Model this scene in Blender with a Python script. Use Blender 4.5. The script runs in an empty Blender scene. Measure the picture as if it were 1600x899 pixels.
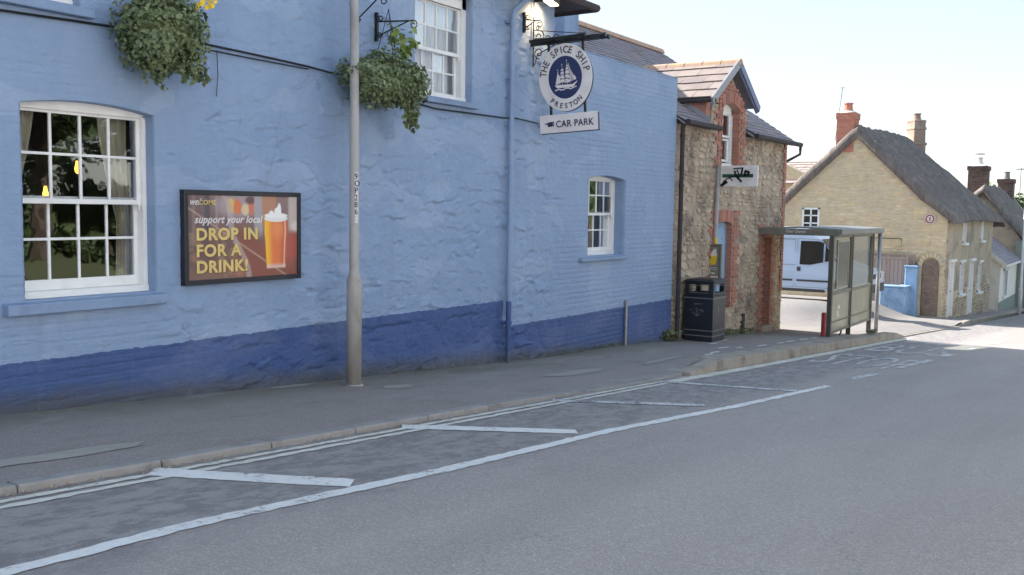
import bpy, bmesh, math, random
import numpy as np
from mathutils import Vector, Matrix, noise
R = math.radians
rnd = random.Random(7)
scene = bpy.context.scene
COL = scene.collection

# ------------------------------------------------------------------ camera
def unit(v): return Vector(v).normalized()
U = unit((22.5, 1500, 124.5)); X = unit((1000, 109.5, -1500)); Yv = U.cross(X)
rot = Matrix((X, Yv, U))                      # camera axes -> world axes
cam = bpy.data.cameras.new('camera'); cam_o = bpy.data.objects.new('camera', cam); COL.objects.link(cam_o)
cam_o.matrix_world = Matrix.Translation((-3.895, -7.26, 1.68)) @ rot.to_4x4()
cam.sensor_width = 36; cam.lens = 1500 / 1600 * 36; cam.clip_start = 0.05; cam.clip_end = 3000
scene.camera = cam_o
# ------------------------------------------------------------------ world, sun, exposure
SUN = Vector((0.05, 1.6, 1.0)).normalized()
w = bpy.data.worlds.new('World'); scene.world = w; w.use_nodes = True
nt = w.node_tree; nt.nodes.clear()
sky = nt.nodes.new('ShaderNodeTexSky'); sky.sky_type = 'NISHITA'; sky.sun_disc = False
sky.sun_elevation = math.asin(SUN.z); sky.sun_rotation = math.atan2(SUN.x, SUN.y)
sky.air_density = 1.0; sky.dust_density = 1.0; sky.ozone_density = 2.5
bg = nt.nodes.new('ShaderNodeBackground'); bg.inputs[1].default_value = 0.15
wo = nt.nodes.new('ShaderNodeOutputWorld')
gm = nt.nodes.new('ShaderNodeGamma'); gm.inputs[1].default_value = 0.28      # a hazy sky: evens out the glare round the sun
hv = nt.nodes.new('ShaderNodeHueSaturation'); hv.inputs['Saturation'].default_value = 1.7
nt.links.new(sky.outputs[0], gm.inputs[0]); nt.links.new(gm.outputs[0], hv.inputs['Color']); nt.links.new(hv.outputs[0], bg.inputs[0]); nt.links.new(bg.outputs[0], wo.inputs[0])
sl = bpy.data.lights.new('sun', 'SUN'); sl.energy = 2.75; sl.angle = R(0.55); sl.color = (1, .95, .88)
so = bpy.data.objects.new('sun', sl); COL.objects.link(so)
so.rotation_euler = SUN.to_track_quat('Z', 'Y').to_euler()
vs = scene.view_settings; vs.view_transform = 'Standard'; vs.look = 'None'; vs.gamma = 1; vs.exposure = 2.45
vs.use_white_balance = True; vs.white_balance_temperature = 6500; vs.white_balance_tint = 10

# ------------------------------------------------------------------ materials
def lin(c):
    return tuple((x / 12.92 if x <= .04045 else ((x + .055) / 1.055) ** 2.4) for x in c)
def nodes(name):
    m = bpy.data.materials.new(name); m.use_nodes = True
    n = m.node_tree.nodes; l = m.node_tree.links
    return m, n, l, n['Principled BSDF']
def mixrgb(n, l, fac, a, b, mode='MIX'):
    x = n.new('ShaderNodeMix'); x.data_type = 'RGBA'; x.blend_type = mode
    for s, v in ((0, fac), (6, a), (7, b)):
        if hasattr(v, 'links'): l.new(v, x.inputs[s])
        elif s == 0: x.inputs[0].default_value = v
        else: x.inputs[s].default_value = (*v[:3], 1)
    return x.outputs[2]
def math_(n, l, op, a, b=0.0, c=0.0, clamp=False):
    x = n.new('ShaderNodeMath'); x.operation = op; x.use_clamp = clamp
    for i, v in enumerate((a, b, c)):
        if hasattr(v, 'links'): l.new(v, x.inputs[i])
        else: x.inputs[i].default_value = v
    return x.outputs[0]
def pos(n, l, sc=(1, 1, 1)):
    g = n.new('ShaderNodeNewGeometry'); m = n.new('ShaderNodeMapping'); m.inputs[3].default_value = sc
    l.new(g.outputs['Position'], m.inputs[0]); return m.outputs[0]
def noise_(n, l, vec, scale, detail=5, rough=.6, dist=0.0):
    x = n.new('ShaderNodeTexNoise'); x.inputs['Scale'].default_value = scale; x.inputs['Detail'].default_value = detail
    x.inputs['Roughness'].default_value = rough; x.inputs['Distortion'].default_value = dist
    l.new(vec, x.inputs['Vector']); return x.outputs[0]
def ramp(n, l, fac, stops):
    x = n.new('ShaderNodeValToRGB'); e = x.color_ramp.elements
    while len(e) < len(stops): e.new(.5)
    for q, (p, c) in zip(e, stops):
        q.position = p; q.color = (*c, 1) if len(c) == 3 else c
    l.new(fac, x.inputs[0]); return x.outputs[0]
def sepxyz(n, l, vec):
    s = n.new('ShaderNodeSeparateXYZ'); l.new(vec, s.inputs[0]); return s.outputs
def bump(n, l, h, strength, dist=.01, normal=None):
    b = n.new('ShaderNodeBump'); b.inputs['Strength'].default_value = strength; b.inputs['Distance'].default_value = dist
    l.new(h, b.inputs['Height'])
    if normal: l.new(normal, b.inputs['Normal'])
    return b.outputs[0]
def randval(n, l):
    o = n.new('ShaderNodeObjectInfo'); g = n.new('ShaderNodeNewGeometry')
    s = math_(n, l, 'ADD', o.outputs['Random'], g.outputs['Random Per Island'])
    return math_(n, l, 'FRACT', s)
def M(name, c1, c2=None, scale=3, rough=.75, bmp=.3, bscale=60, sc=(1, 1, 1), metal=0, var=None, bdist=.004,
      dirt=None, dscale=1.2, spec=.4, detail=6, dth=.5):
    """noise between c1 and c2; var = list of colours picked per piece; dirt = colour of stains"""
    m, n, l, P = nodes(name)
    v = pos(n, l, sc)
    c2 = c2 or tuple(x * .8 for x in c1)
    f = noise_(n, l, v, scale, detail)
    col = ramp(n, l, f, [(.32, c1), (.68, c2)])
    if var:
        r = randval(n, l)
        st = [((i + .5) / len(var), c) for i, c in enumerate(var)]
        vc = ramp(n, l, r, st)
        col = mixrgb(n, l, .62, col, vc)
        k = math_(n, l, 'MULTIPLY_ADD', f, .7, .65)
        hs = n.new('ShaderNodeHueSaturation'); l.new(k, hs.inputs['Value']); l.new(col, hs.inputs['Color']); col = hs.outputs[0]
    if dirt:
        d = ramp(n, l, noise_(n, l, v, dscale, 8, .65, .4), [(dth, (0, 0, 0)), (dth + .2, (1, 1, 1))])
        col = mixrgb(n, l, math_(n, l, 'MULTIPLY', d, .75), col, dirt)
    l.new(col, P.inputs['Base Color'])
    P.inputs['Roughness'].default_value = rough; P.inputs['Metallic'].default_value = metal
    P.inputs['Specular IOR Level'].default_value = spec
    if bmp:
        l.new(bump(n, l, noise_(n, l, v, bscale, 6), bmp, bdist), P.inputs['Normal'])
    return m
def plain(name, c, rough=.5, metal=0, spec=.5):
    return M(name, c, tuple(x * .86 for x in c), scale=9, rough=rough, bmp=.06, bscale=90, metal=metal, spec=spec)
def emit(name, c, s):
    m, n, l, P = nodes(name); P.inputs['Base Color'].default_value = (*c, 1)
    P.inputs['Emission Color'].default_value = (*c, 1); P.inputs['Emission Strength'].default_value = s; return m
def glass(name, tint=(.9, .93, .95), refl=.5, rough=.02, wave=.25, fk=1.6):
    m, n, l, P = nodes(name); n.remove(P)
    t = n.new('ShaderNodeBsdfTransparent'); t.inputs[0].default_value = (*tint, 1)
    g = n.new('ShaderNodeBsdfGlossy'); g.inputs['Roughness'].default_value = rough
    b = bump(n, l, noise_(n, l, pos(n, l), 4, 2), wave, .004); l.new(b, g.inputs['Normal'])
    fr = n.new('ShaderNodeFresnel'); fr.inputs[0].default_value = 1.5
    f = math_(n, l, 'MULTIPLY_ADD', fr.outputs[0], fk, refl * .16, clamp=True)
    mx = n.new('ShaderNodeMixShader'); l.new(f, mx.inputs[0]); l.new(t.outputs[0], mx.inputs[1]); l.new(g.outputs[0], mx.inputs[2])
    l.new(mx.outputs[0], n['Material Output'].inputs[0]); return m

def pub_paint(name='pub_blue_paint', split=True):
    m, n, l, P = nodes(name)
    p = pos(n, l); xyz = sepxyz(n, l, p)
    f1 = noise_(n, l, p, .9, 6, .6); f2 = noise_(n, l, p, 7, 6, .7)
    light = ramp(n, l, f1, [(.3, (.215, .303, .465)), (.7, (.255, .350, .512))])
    light = mixrgb(n, l, math_(n, l, 'MULTIPLY', ramp(n, l, f2, [(.45, (0, 0, 0)), (.75, (1, 1, 1))]), .35), light, (.285, .378, .535))
    dark = ramp(n, l, f1, [(.3, (.044, .086, .225)), (.7, (.060, .106, .262))])
    dark = mixrgb(n, l, math_(n, l, 'MULTIPLY', ramp(n, l, f2, [(.5, (0, 0, 0)), (.72, (1, 1, 1))]), .35), dark, (.085, .125, .30))
    zz = math_(n, l, 'ADD', xyz[2], math_(n, l, 'MULTIPLY_ADD', noise_(n, l, p, 9, 3), .05, -.025))
    step = math_(n, l, 'GREATER_THAN', xyz[0], 6.85)
    lim = math_(n, l, 'MULTIPLY_ADD', step, -.36 if split else 0, .425)
    isdark = math_(n, l, 'LESS_THAN', zz, lim)
    col = mixrgb(n, l, isdark, light, dark)
    # dirt splashed up the foot of the wall (height above the sloping pavement), and rain streaks
    h = math_(n, l, 'ADD', math_(n, l, 'MULTIPLY_ADD', xyz[0], .0665, -.06), xyz[2])
    g = math_(n, l, 'MULTIPLY_ADD', h, -4.2, .75)
    g = math_(n, l, 'MULTIPLY', math_(n, l, 'ADD', g, noise_(n, l, p, 3.5, 7, .7), clamp=False), .8, clamp=True)
    g = math_(n, l, 'MULTIPLY', ramp(n, l, g, [(.35, (0, 0, 0)), (.95, (1, 1, 1))]), .75)
    col = mixrgb(n, l, g, col, (.075, .075, .065))
    st = noise_(n, l, pos(n, l, (5, 1, .35)), 1.0, 6, .65)
    st = math_(n, l, 'MULTIPLY', ramp(n, l, st, [(.55, (0, 0, 0)), (.78, (1, 1, 1))]), .28)
    col = mixrgb(n, l, st, col, (.16, .20, .30))
    ch = ramp(n, l, noise_(n, l, p, 26, 5, .75), [(.70, (0, 0, 0)), (.76, (1, 1, 1))])
    col = mixrgb(n, l, math_(n, l, 'MULTIPLY', ch, .35), col, (.34, .42, .58))
    wv = n.new('ShaderNodeVectorMath'); wv.operation = 'ADD'; nz = n.new('ShaderNodeTexNoise'); nz.inputs['Scale'].default_value = 2.5; nz.inputs['Detail'].default_value = 6; l.new(p, nz.inputs['Vector'])
    sv = n.new('ShaderNodeVectorMath'); sv.operation = 'SCALE'; sv.inputs['Scale'].default_value = .7; l.new(nz.outputs['Color'], sv.inputs[0]); l.new(p, wv.inputs[0]); l.new(sv.outputs[0], wv.inputs[1])
    vc = n.new('ShaderNodeTexVoronoi'); vc.feature = 'DISTANCE_TO_EDGE'; vc.inputs['Scale'].default_value = .75; l.new(wv.outputs[0], vc.inputs['Vector'])
    ck = math_(n, l, 'MULTIPLY', ramp(n, l, vc.outputs['Distance'], [(.0, (1, 1, 1)), (.006, (0, 0, 0))]), ramp(n, l, noise_(n, l, p, 1.3, 3), [(.52, (0, 0, 0)), (.60, (1, 1, 1))]))
    col = mixrgb(n, l, math_(n, l, 'MULTIPLY', ck, .5), col, (.10, .13, .20))
    rp = ramp(n, l, noise_(n, l, pos(n, l, (.8, 1, 1.3)), 1.1, 2, .4), [(.575, (0, 0, 0)), (.585, (1, 1, 1))])
    hsv = n.new('ShaderNodeHueSaturation'); l.new(math_(n, l, 'MULTIPLY_ADD', rp, .05, 1.0), hsv.inputs['Value']); l.new(math_(n, l, 'MULTIPLY_ADD', rp, -.08, 1.0), hsv.inputs['Saturation']); l.new(col, hsv.inputs['Color']); col = hsv.outputs[0]
    l.new(col, P.inputs['Base Color']); P.inputs['Roughness'].default_value = .55; P.inputs['Specular IOR Level'].default_value = .35
    b = bump(n, l, noise_(n, l, p, 30, 9, .72), .85, .008)
    b = bump(n, l, noise_(n, l, pos(n, l, (1, 1, 2.6)), 9, 5, .6), .5, .02, b)
    l.new(b, P.inputs['Normal']); return m

def tarmac(name, base, speck, worn=None, patch=None, moss=None):
    m, n, l, P = nodes(name); p = pos(n, l); xyz = sepxyz(n, l, p)
    f = noise_(n, l, pos(n, l, (.35, 1, 1)), .8, 9, .62); col = ramp(n, l, f, [(.3, tuple(x * .92 for x in base)), (.7, tuple(x * 1.22 for x in base))])
    vo = n.new('ShaderNodeTexVoronoi'); vo.inputs['Scale'].default_value = 95; l.new(p, vo.inputs['Vector'])
    s = n.new('ShaderNodeSeparateColor'); l.new(vo.outputs['Color'], s.inputs[0])
    sp = ramp(n, l, s.outputs[0], [(.1, tuple(x * .74 for x in base)), (.8, tuple(x * 1.12 for x in base)), (.99, speck)])
    col = mixrgb(n, l, .5, col, sp)
    if worn:   # the older, patchy surface of the strip beside the kerb
        y = math_(n, l, 'ADD', xyz[1], math_(n, l, 'MULTIPLY_ADD', noise_(n, l, p, 2.2, 6, .7), .9, -.45))
        k = math_(n, l, 'MULTIPLY_ADD', y, 3.0, 10.9, clamp=True)
        w1 = ramp(n, l, noise_(n, l, pos(n, l, (.8, 1.6, 1)), 5, 10, .78), [(.44, worn[0]), (.56, worn[1])])
        col = mixrgb(n, l, math_(n, l, 'MULTIPLY', k, .8), col, w1)
    if worn:
        tr = noise_(n, l, pos(n, l, (.05, 1.0, 1)), 1.5, 4, .5); col = mixrgb(n, l, math_(n, l, 'MULTIPLY', ramp(n, l, tr, [(.42, (0, 0, 0)), (.62, (1, 1, 1))]), .22), col, tuple(x * .72 for x in base))
        st = ramp(n, l, noise_(n, l, pos(n, l, (.5, 1, 1)), 1.1, 9, .72, .6), [(.60, (0, 0, 0)), (.70, (1, 1, 1))]); col = mixrgb(n, l, math_(n, l, 'MULTIPLY', st, .25), col, tuple(x * .62 for x in base))
        nz = n.new('ShaderNodeTexNoise'); nz.inputs['Scale'].default_value = 3; nz.inputs['Detail'].default_value = 7; l.new(p, nz.inputs['Vector'])
        sv = n.new('ShaderNodeVectorMath'); sv.operation = 'SCALE'; sv.inputs['Scale'].default_value = .5; l.new(nz.outputs['Color'], sv.inputs[0]); wv = n.new('ShaderNodeVectorMath'); l.new(p, wv.inputs[0]); l.new(sv.outputs[0], wv.inputs[1])
        vc = n.new('ShaderNodeTexVoronoi'); vc.feature = 'DISTANCE_TO_EDGE'; vc.inputs['Scale'].default_value = .9; l.new(wv.outputs[0], vc.inputs['Vector'])
        ck = math_(n, l, 'MULTIPLY', ramp(n, l, vc.outputs['Distance'], [(.0, (1, 1, 1)), (.007, (0, 0, 0))]), ramp(n, l, noise_(n, l, p, .7, 3), [(.5, (0, 0, 0)), (.58, (1, 1, 1))]))
        col = mixrgb(n, l, math_(n, l, 'MULTIPLY', ck, .3), col, (.09, .085, .08))
    if moss:
        y = math_(n, l, 'ADD', xyz[1], math_(n, l, 'MULTIPLY_ADD', noise_(n, l, p, 1.8, 7, .7), 1.2, -.6)); k = math_(n, l, 'MULTIPLY_ADD', y, 1.6, 1.25, clamp=True)
        col = mixrgb(n, l, math_(n, l, 'MULTIPLY', k, .75), col, moss)
    if patch:
        dk = ramp(n, l, noise_(n, l, pos(n, l, (.6, 1.1, 1)), 1.9, 9, .74, .8), [(.52, (0, 0, 0)), (.66, (1, 1, 1))]); col = mixrgb(n, l, math_(n, l, 'MULTIPLY', dk, .35), col, tuple(x * .6 for x in base))
        q = ramp(n, l, noise_(n, l, pos(n, l, (.5, 1.2, 1)), 1.6, 7, .7, .5), [(.56, (0, 0, 0)), (.64, (1, 1, 1))])
        col = mixrgb(n, l, math_(n, l, 'MULTIPLY', q, .55), col, patch)
    l.new(col, P.inputs['Base Color']); P.inputs['Roughness'].default_value = .82; P.inputs['Specular IOR Level'].default_value = .3
    b = bump(n, l, vo.outputs['Distance'], .55, .004); b = bump(n, l, noise_(n, l, p, 14, 8, .7), .5, .006, b)
    l.new(b, P.inputs['Normal']); return m

def marking(name, c, wear=.5):
    m, n, l, P = nodes(name); p = pos(n, l)
    f = noise_(n, l, p, 22, 10, .8); f2 = noise_(n, l, p, 2.2, 3)
    k = math_(n, l, 'ADD', math_(n, l, 'MULTIPLY', f, .8), math_(n, l, 'MULTIPLY', f2, .4))
    col = ramp(n, l, k, [(wear - .03, (.15, .15, .155)), (wear + .04, tuple(x * .85 for x in c)), (wear + .2, c)])
    l.new(col, P.inputs['Base Color']); P.inputs['Roughness'].default_value = .7
    l.new(bump(n, l, f, .5, .004), P.inputs['Normal']); return m

MAT = dict(
    paint=pub_paint(), pipepaint=pub_paint('pub_pipe_paint', False),
    sillblue=M('blue_sill_paint', (.195, .275, .425), (.23, .32, .475), scale=2.5, bmp=.4, bscale=30, dirt=(.10, .13, .2), rough=.55),
    white=M('white_gloss_paint', (.80, .80, .79), (.76, .76, .75), scale=6, rough=.4, bmp=.06, bscale=50, dirt=(.68, .68, .67), dscale=5),
    glass=glass('window_glass', refl=.8), netglass=glass('net_window_glass', refl=.0, wave=.05, fk=.45),
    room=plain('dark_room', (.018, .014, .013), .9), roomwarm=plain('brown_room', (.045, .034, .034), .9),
    curtain=M('cream_curtain', (.52, .47, .37), (.40, .35, .27), scale=8, rough=.9, sc=(9, 1, 1), bmp=.1),
    net=M('white_net_curtain', (.84, .84, .88), (.76, .76, .82), scale=3, sc=(14, 1, 1), rough=.9, bmp=.1),
    black=plain('black_iron', (.012, .013, .016), .45), blackp=plain('black_plastic', (.016, .019, .028), .38),
    gutter=M('brown_grey_gutter', (.06, .045, .045), (.035, .03, .035), scale=8, bmp=.2),
    pole=M('lamp_column_paint', (.40, .375, .36), (.35, .33, .315), scale=2, sc=(1, 1, .5), rough=.5, bmp=.1, dirt=(.2, .17, .14), dscale=3),
    galv=M('galvanised_steel', (.36, .37, .38), (.28, .29, .30), scale=7, rough=.42, metal=.6, bmp=.08),
    leaf=M('ivy_leaf', (.15, .195, .095), (.11, .15, .075), scale=9, rough=.55, bmp=0, var=[(.07, .105, .045), (.14, .19, .075), (.21, .255, .12), (.095, .135, .06), (.31, .34, .20), (.12, .16, .07)]),
    lime=M('lime_leaf', (.19, .26, .05), (.13, .2, .05), scale=9, rough=.5, bmp=0, var=[(.2, .27, .05), (.12, .19, .05), (.26, .3, .09)]),
    tree=M('tree_leaf', (.05, .08, .03), (.04, .075, .025), scale=1, rough=.6, bmp=0, var=[(.04, .075, .022), (.07, .11, .03), (.10, .14, .045)]),
    bark=M('bark', (.09, .07, .05), (.05, .04, .03), scale=8, sc=(1, 1, .3), bmp=.8, bscale=20),
    yellowf=plain('yellow_petal', (.8, .55, .02), .6),
    stone=M('rubble_stone', (.54, .435, .33), (.42, .34, .26), scale=5, rough=.9, bmp=.9, bscale=34, bdist=.012, dirt=(.13, .10, .09), dscale=1.5, dth=.47,
            var=[(.56, .45, .32), (.42, .34, .27), (.62, .52, .40), (.33, .265, .22), (.54, .42, .28), (.47, .40, .33)]),
    mortar=M('rubble_mortar', (.46, .385, .30), (.34, .28, .22), scale=6, rough=.95, bmp=.9, bscale=26, bdist=.02, dirt=(.13, .10, .09), dscale=1.5, dth=.47),
    ystone=M('honey_stone', (.66, .53, .35), (.54, .44, .31), scale=4, rough=.9, bmp=.8, bscale=30, bdist=.01, dirt=(.46, .40, .33), dscale=.7,
             var=[(.72, .56, .33), (.56, .45, .32), (.74, .63, .44), (.48, .39, .28), (.62, .55, .46), (.70, .52, .28), (.60, .47, .30)]),
    ymortar=M('honey_mortar', (.66, .54, .36), (.54, .45, .32), scale=5, rough=.95, bmp=.7, bscale=26, bdist=.012),
    render=M('old_lime_render', (.52, .43, .32), (.42, .345, .26), scale=2.5, rough=.95, bmp=.9, bscale=18, bdist=.02, dirt=(.15, .135, .115), dscale=.9),
    brick=M('red_brick', (.42, .17, .12), (.33, .135, .10), scale=9, rough=.9, bmp=.6, bscale=60, dirt=(.22, .14, .12), dscale=2,
            var=[(.43, .20, .145), (.34, .155, .115), (.47, .245, .185), (.28, .14, .115)]),
    brickmortar=M('brick_mortar', (.42, .29, .22), (.34, .23, .18), scale=7, rough=.95, bmp=.5),
    redbrick=M('orange_brick', (.50, .21, .145), (.44, .175, .12), scale=6, rough=.9, bmp=.5, var=[(.52, .215, .145), (.44, .17, .12), (.54, .25, .18)]),
    darkbrick=M('sooty_brick', (.12, .08, .07), (.075, .055, .05), scale=6, rough=.9, bmp=.5, var=[(.13, .085, .07), (.08, .06, .055), (.2, .13, .11)]),
    slate=M('grey_slate', (.27, .235, .25), (.20, .178, .195), scale=4, rough=.7, bmp=.4, bscale=40, dirt=(.17, .14, .12), dscale=1.5,
            var=[(.28, .24, .26), (.235, .205, .225), (.31, .265, .275), (.25, .22, .245)]),
    tile=M('stone_tile', (.27, .215, .20), (.21, .17, .16), scale=5, rough=.85, bmp=.5, bscale=40, dirt=(.33, .27, .22), dscale=3,
           var=[(.28, .225, .21), (.22, .175, .165), (.25, .21, .20), (.19, .155, .15), (.31, .25, .22)]),
    ridge=M('terracotta_ridge', (.50, .34, .25), (.42, .27, .20), scale=6, rough=.9, bmp=.5, dirt=(.56, .42, .20), dscale=3),
    lead=plain('lead_flashing', (.30, .30, .32), .5),
    barge=plain('blue_grey_bargeboard', (.16, .19, .30), .5),
    thatch=M('grey_thatch', (.225, .190, .172), (.130, .112, .105), scale=3.2, rough=.95, sc=(1, 2.6, .8), bmp=1.0, bscale=22, bdist=.05, dirt=(.32, .275, .24), dscale=.9, detail=9),
    cream=M('cream_render', (.84, .80, .71), (.79, .75, .665), scale=2, rough=.9, bmp=.3, bscale=20, dirt=(.60, .57, .49)),
    greenwall=plain('grey_green_render', (.26, .30, .26), .9),
    lowblue=M('pale_blue_render', (.28, .43, .62), (.25, .39, .57), scale=2.4, rough=.7, bmp=.4, bscale=24, dirt=(.13, .2, .32), dscale=2),
    fence=M('weathered_fence', (.36, .28, .245), (.27, .21, .185), scale=5, sc=(4, 4, .5), rough=.9, bmp=.7, bscale=18, var=[(.38, .29, .255), (.30, .23, .20), (.42, .33, .29)]),
    vanp=M('silver_blue_van_paint', (.44, .54, .70), (.42, .52, .68), scale=1, rough=.28, bmp=.02, spec=.6),
    vantrim=plain('van_rubbing_strip', (.05, .05, .055), .6), tyre=plain('tyre_rubber', (.02, .02, .02), .85),
    vanglass=plain('van_dark_glass', (.012, .015, .018), .06, spec=.8), lampglass=plain('headlamp_lens', (.6, .62, .65), .1),
    shelter=M('shelter_green_grey', (.185, .175, .14), (.14, .135, .11), scale=4, rough=.45, bmp=.1, dirt=(.20, .20, .17), dscale=3),
    shelterpost=plain('shelter_dark_post', (.085, .08, .068), .45),
    shelterpanel=M('shelter_steel_panel', (.38, .36, .275), (.30, .285, .215), scale=2.2, rough=.32, metal=.35, bmp=.1, bscale=5, dirt=(.22, .22, .17), dscale=2),
    roofmetal=M('shelter_roof_metal', (.22, .23, .22), (.16, .17, .165), scale=4, rough=.5, metal=.2, bmp=.1, dirt=(.33, .31, .29), dscale=2),
    red=plain('faded_red', (.30, .03, .03), .5),
    road=tarmac('road_tarmac', (.325, .290, .270), (.48, .45, .44), worn=((.170, .160, .162), (.305, .284, .276))),
    pave=tarmac('pavement_tarmac', (.265, .235, .220), (.42, .35, .33), patch=(.31, .29, .275), moss=(.185, .172, .135)),
    yard=tarmac('yard_concrete', (.245, .225, .215), (.38, .36, .34), patch=(.205, .19, .182)),
    kerb=M('granite_kerb', (.30, .29, .285), (.23, .222, .218), scale=7, rough=.85, bmp=.6, bscale=60, dirt=(.14, .128, .115), dscale=2.6, var=[(.29, .275, .265), (.25, .24, .23), (.32, .30, .29)]),
    hikerb=M('pale_concrete_kerb', (.34, .30, .25), (.27, .235, .20), scale=5, rough=.85, bmp=.5, bscale=50, dirt=(.12, .095, .08), dscale=2.3, var=[(.35, .31, .26), (.30, .26, .22)]),
    cement=M('cement_patch', (.35, .325, .295), (.29, .27, .245), scale=6, rough=.9, bmp=.5),
    wline=marking('white_line', (.72, .71, .69), .492), wline2=marking('worn_white_line', (.56, .55, .55), .555),
    yline=marking('cream_line', (.64, .62, .54), .50), yline2=marking('worn_cream_line', (.66, .64, .57), .485),
    bouncewhite=M('white_bounce_wall', (.74, .73, .71), (.68, .67, .65), scale=2, bmp=.3, bscale=20),  # walls of the added cottages, white to throw sun back at the pub
    bounceground=M('pale_bounce_ground', (.44, .41, .36), (.37, .345, .30), scale=2, bmp=.5, bscale=40),  # ground added across the road, pale to throw light back
    soil=M('bare_ground', (.09, .08, .06), (.06, .055, .045), scale=3, bmp=.6), grass=M('grass', (.135, .155, .075), (.10, .12, .06), scale=3, rough=.9, bmp=.6),
    signw=M('sign_white', (.74, .70, .69), (.68, .64, .64), scale=3, rough=.5, bmp=.05, sc=(1, 1, 1), dirt=(.60, .55, .53), dscale=3),
    navy=plain('sign_navy', (.018, .028, .105), .45), ink=plain('sign_ink', (.022, .026, .075), .5),
    grey=plain('mid_grey', (.2, .2, .2), .5), dgreen=plain('dark_green_band', (.008, .085, .045), .4),
    yellow=plain('yellow_paint', (.72, .50, .015), .5), gold=plain('gold_lettering', (.74, .56, .20), .6), cloth=plain('white_print', (.72, .68, .68), .6),
    goldd=plain('gold_shadow', (.16, .07, .04), .6),
    tilefar=M('pale_far_tiles', (.36, .25, .22), (.48, .40, .37), scale=5, rough=.9, bmp=.3),
    chimstone=M('banded_chimney', (.33, .235, .185), (.26, .185, .15), scale=5, rough=.9, bmp=.5, dirt=(.40, .36, .33), dscale=3),
    bulb=emit('lit_bulb', (1, .42, .05), 1.1), flood=emit('flood_lamp', (1, .74, .30), 1.6),
    archbrick=M('dull_arch_brick', (.30, .215, .17), (.23, .17, .14), scale=6, rough=.95, bmp=.6, dirt=(.12, .09, .075), dscale=2, var=[(.31, .20, .16), (.24, .17, .14), (.36, .28, .22)]),
    litter=M('dry_leaf', (.30, .22, .14), (.38, .33, .25), scale=9, bmp=0, var=[(.35, .12, .07), (.42, .36, .26), (.2, .13, .08), (.45, .42, .36)]),
    weed=M('weed_leaf', (.11, .14, .07), (.13, .155, .08), scale=9, bmp=0, var=[(.10, .14, .06), (.15, .18, .09), (.21, .20, .12)]),
)
# ------------------------------------------------------------------ object helpers
PM = {}
def thing(name, label, cat, loc=(0, 0, 0), rz=0, group=None, ry=0):
    o = bpy.data.objects.new(name, None); COL.objects.link(o)
    o.empty_display_size = .1
    o.location = loc; o.rotation_euler = (0, ry, rz); o['label'] = label; o['category'] = cat
    if group: o['group'] = group
    PM[o.name] = Matrix.Translation(loc) @ Matrix.Rotation(rz, 4, 'Z') @ Matrix.Rotation(ry, 4, 'Y')
    return o
def tag(o, label, cat, group=None):
    o['label'] = label; o['category'] = cat
    if group: o['group'] = group
    return o
def wm(o): return PM.get(o.name, Matrix.Identity(4))

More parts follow.
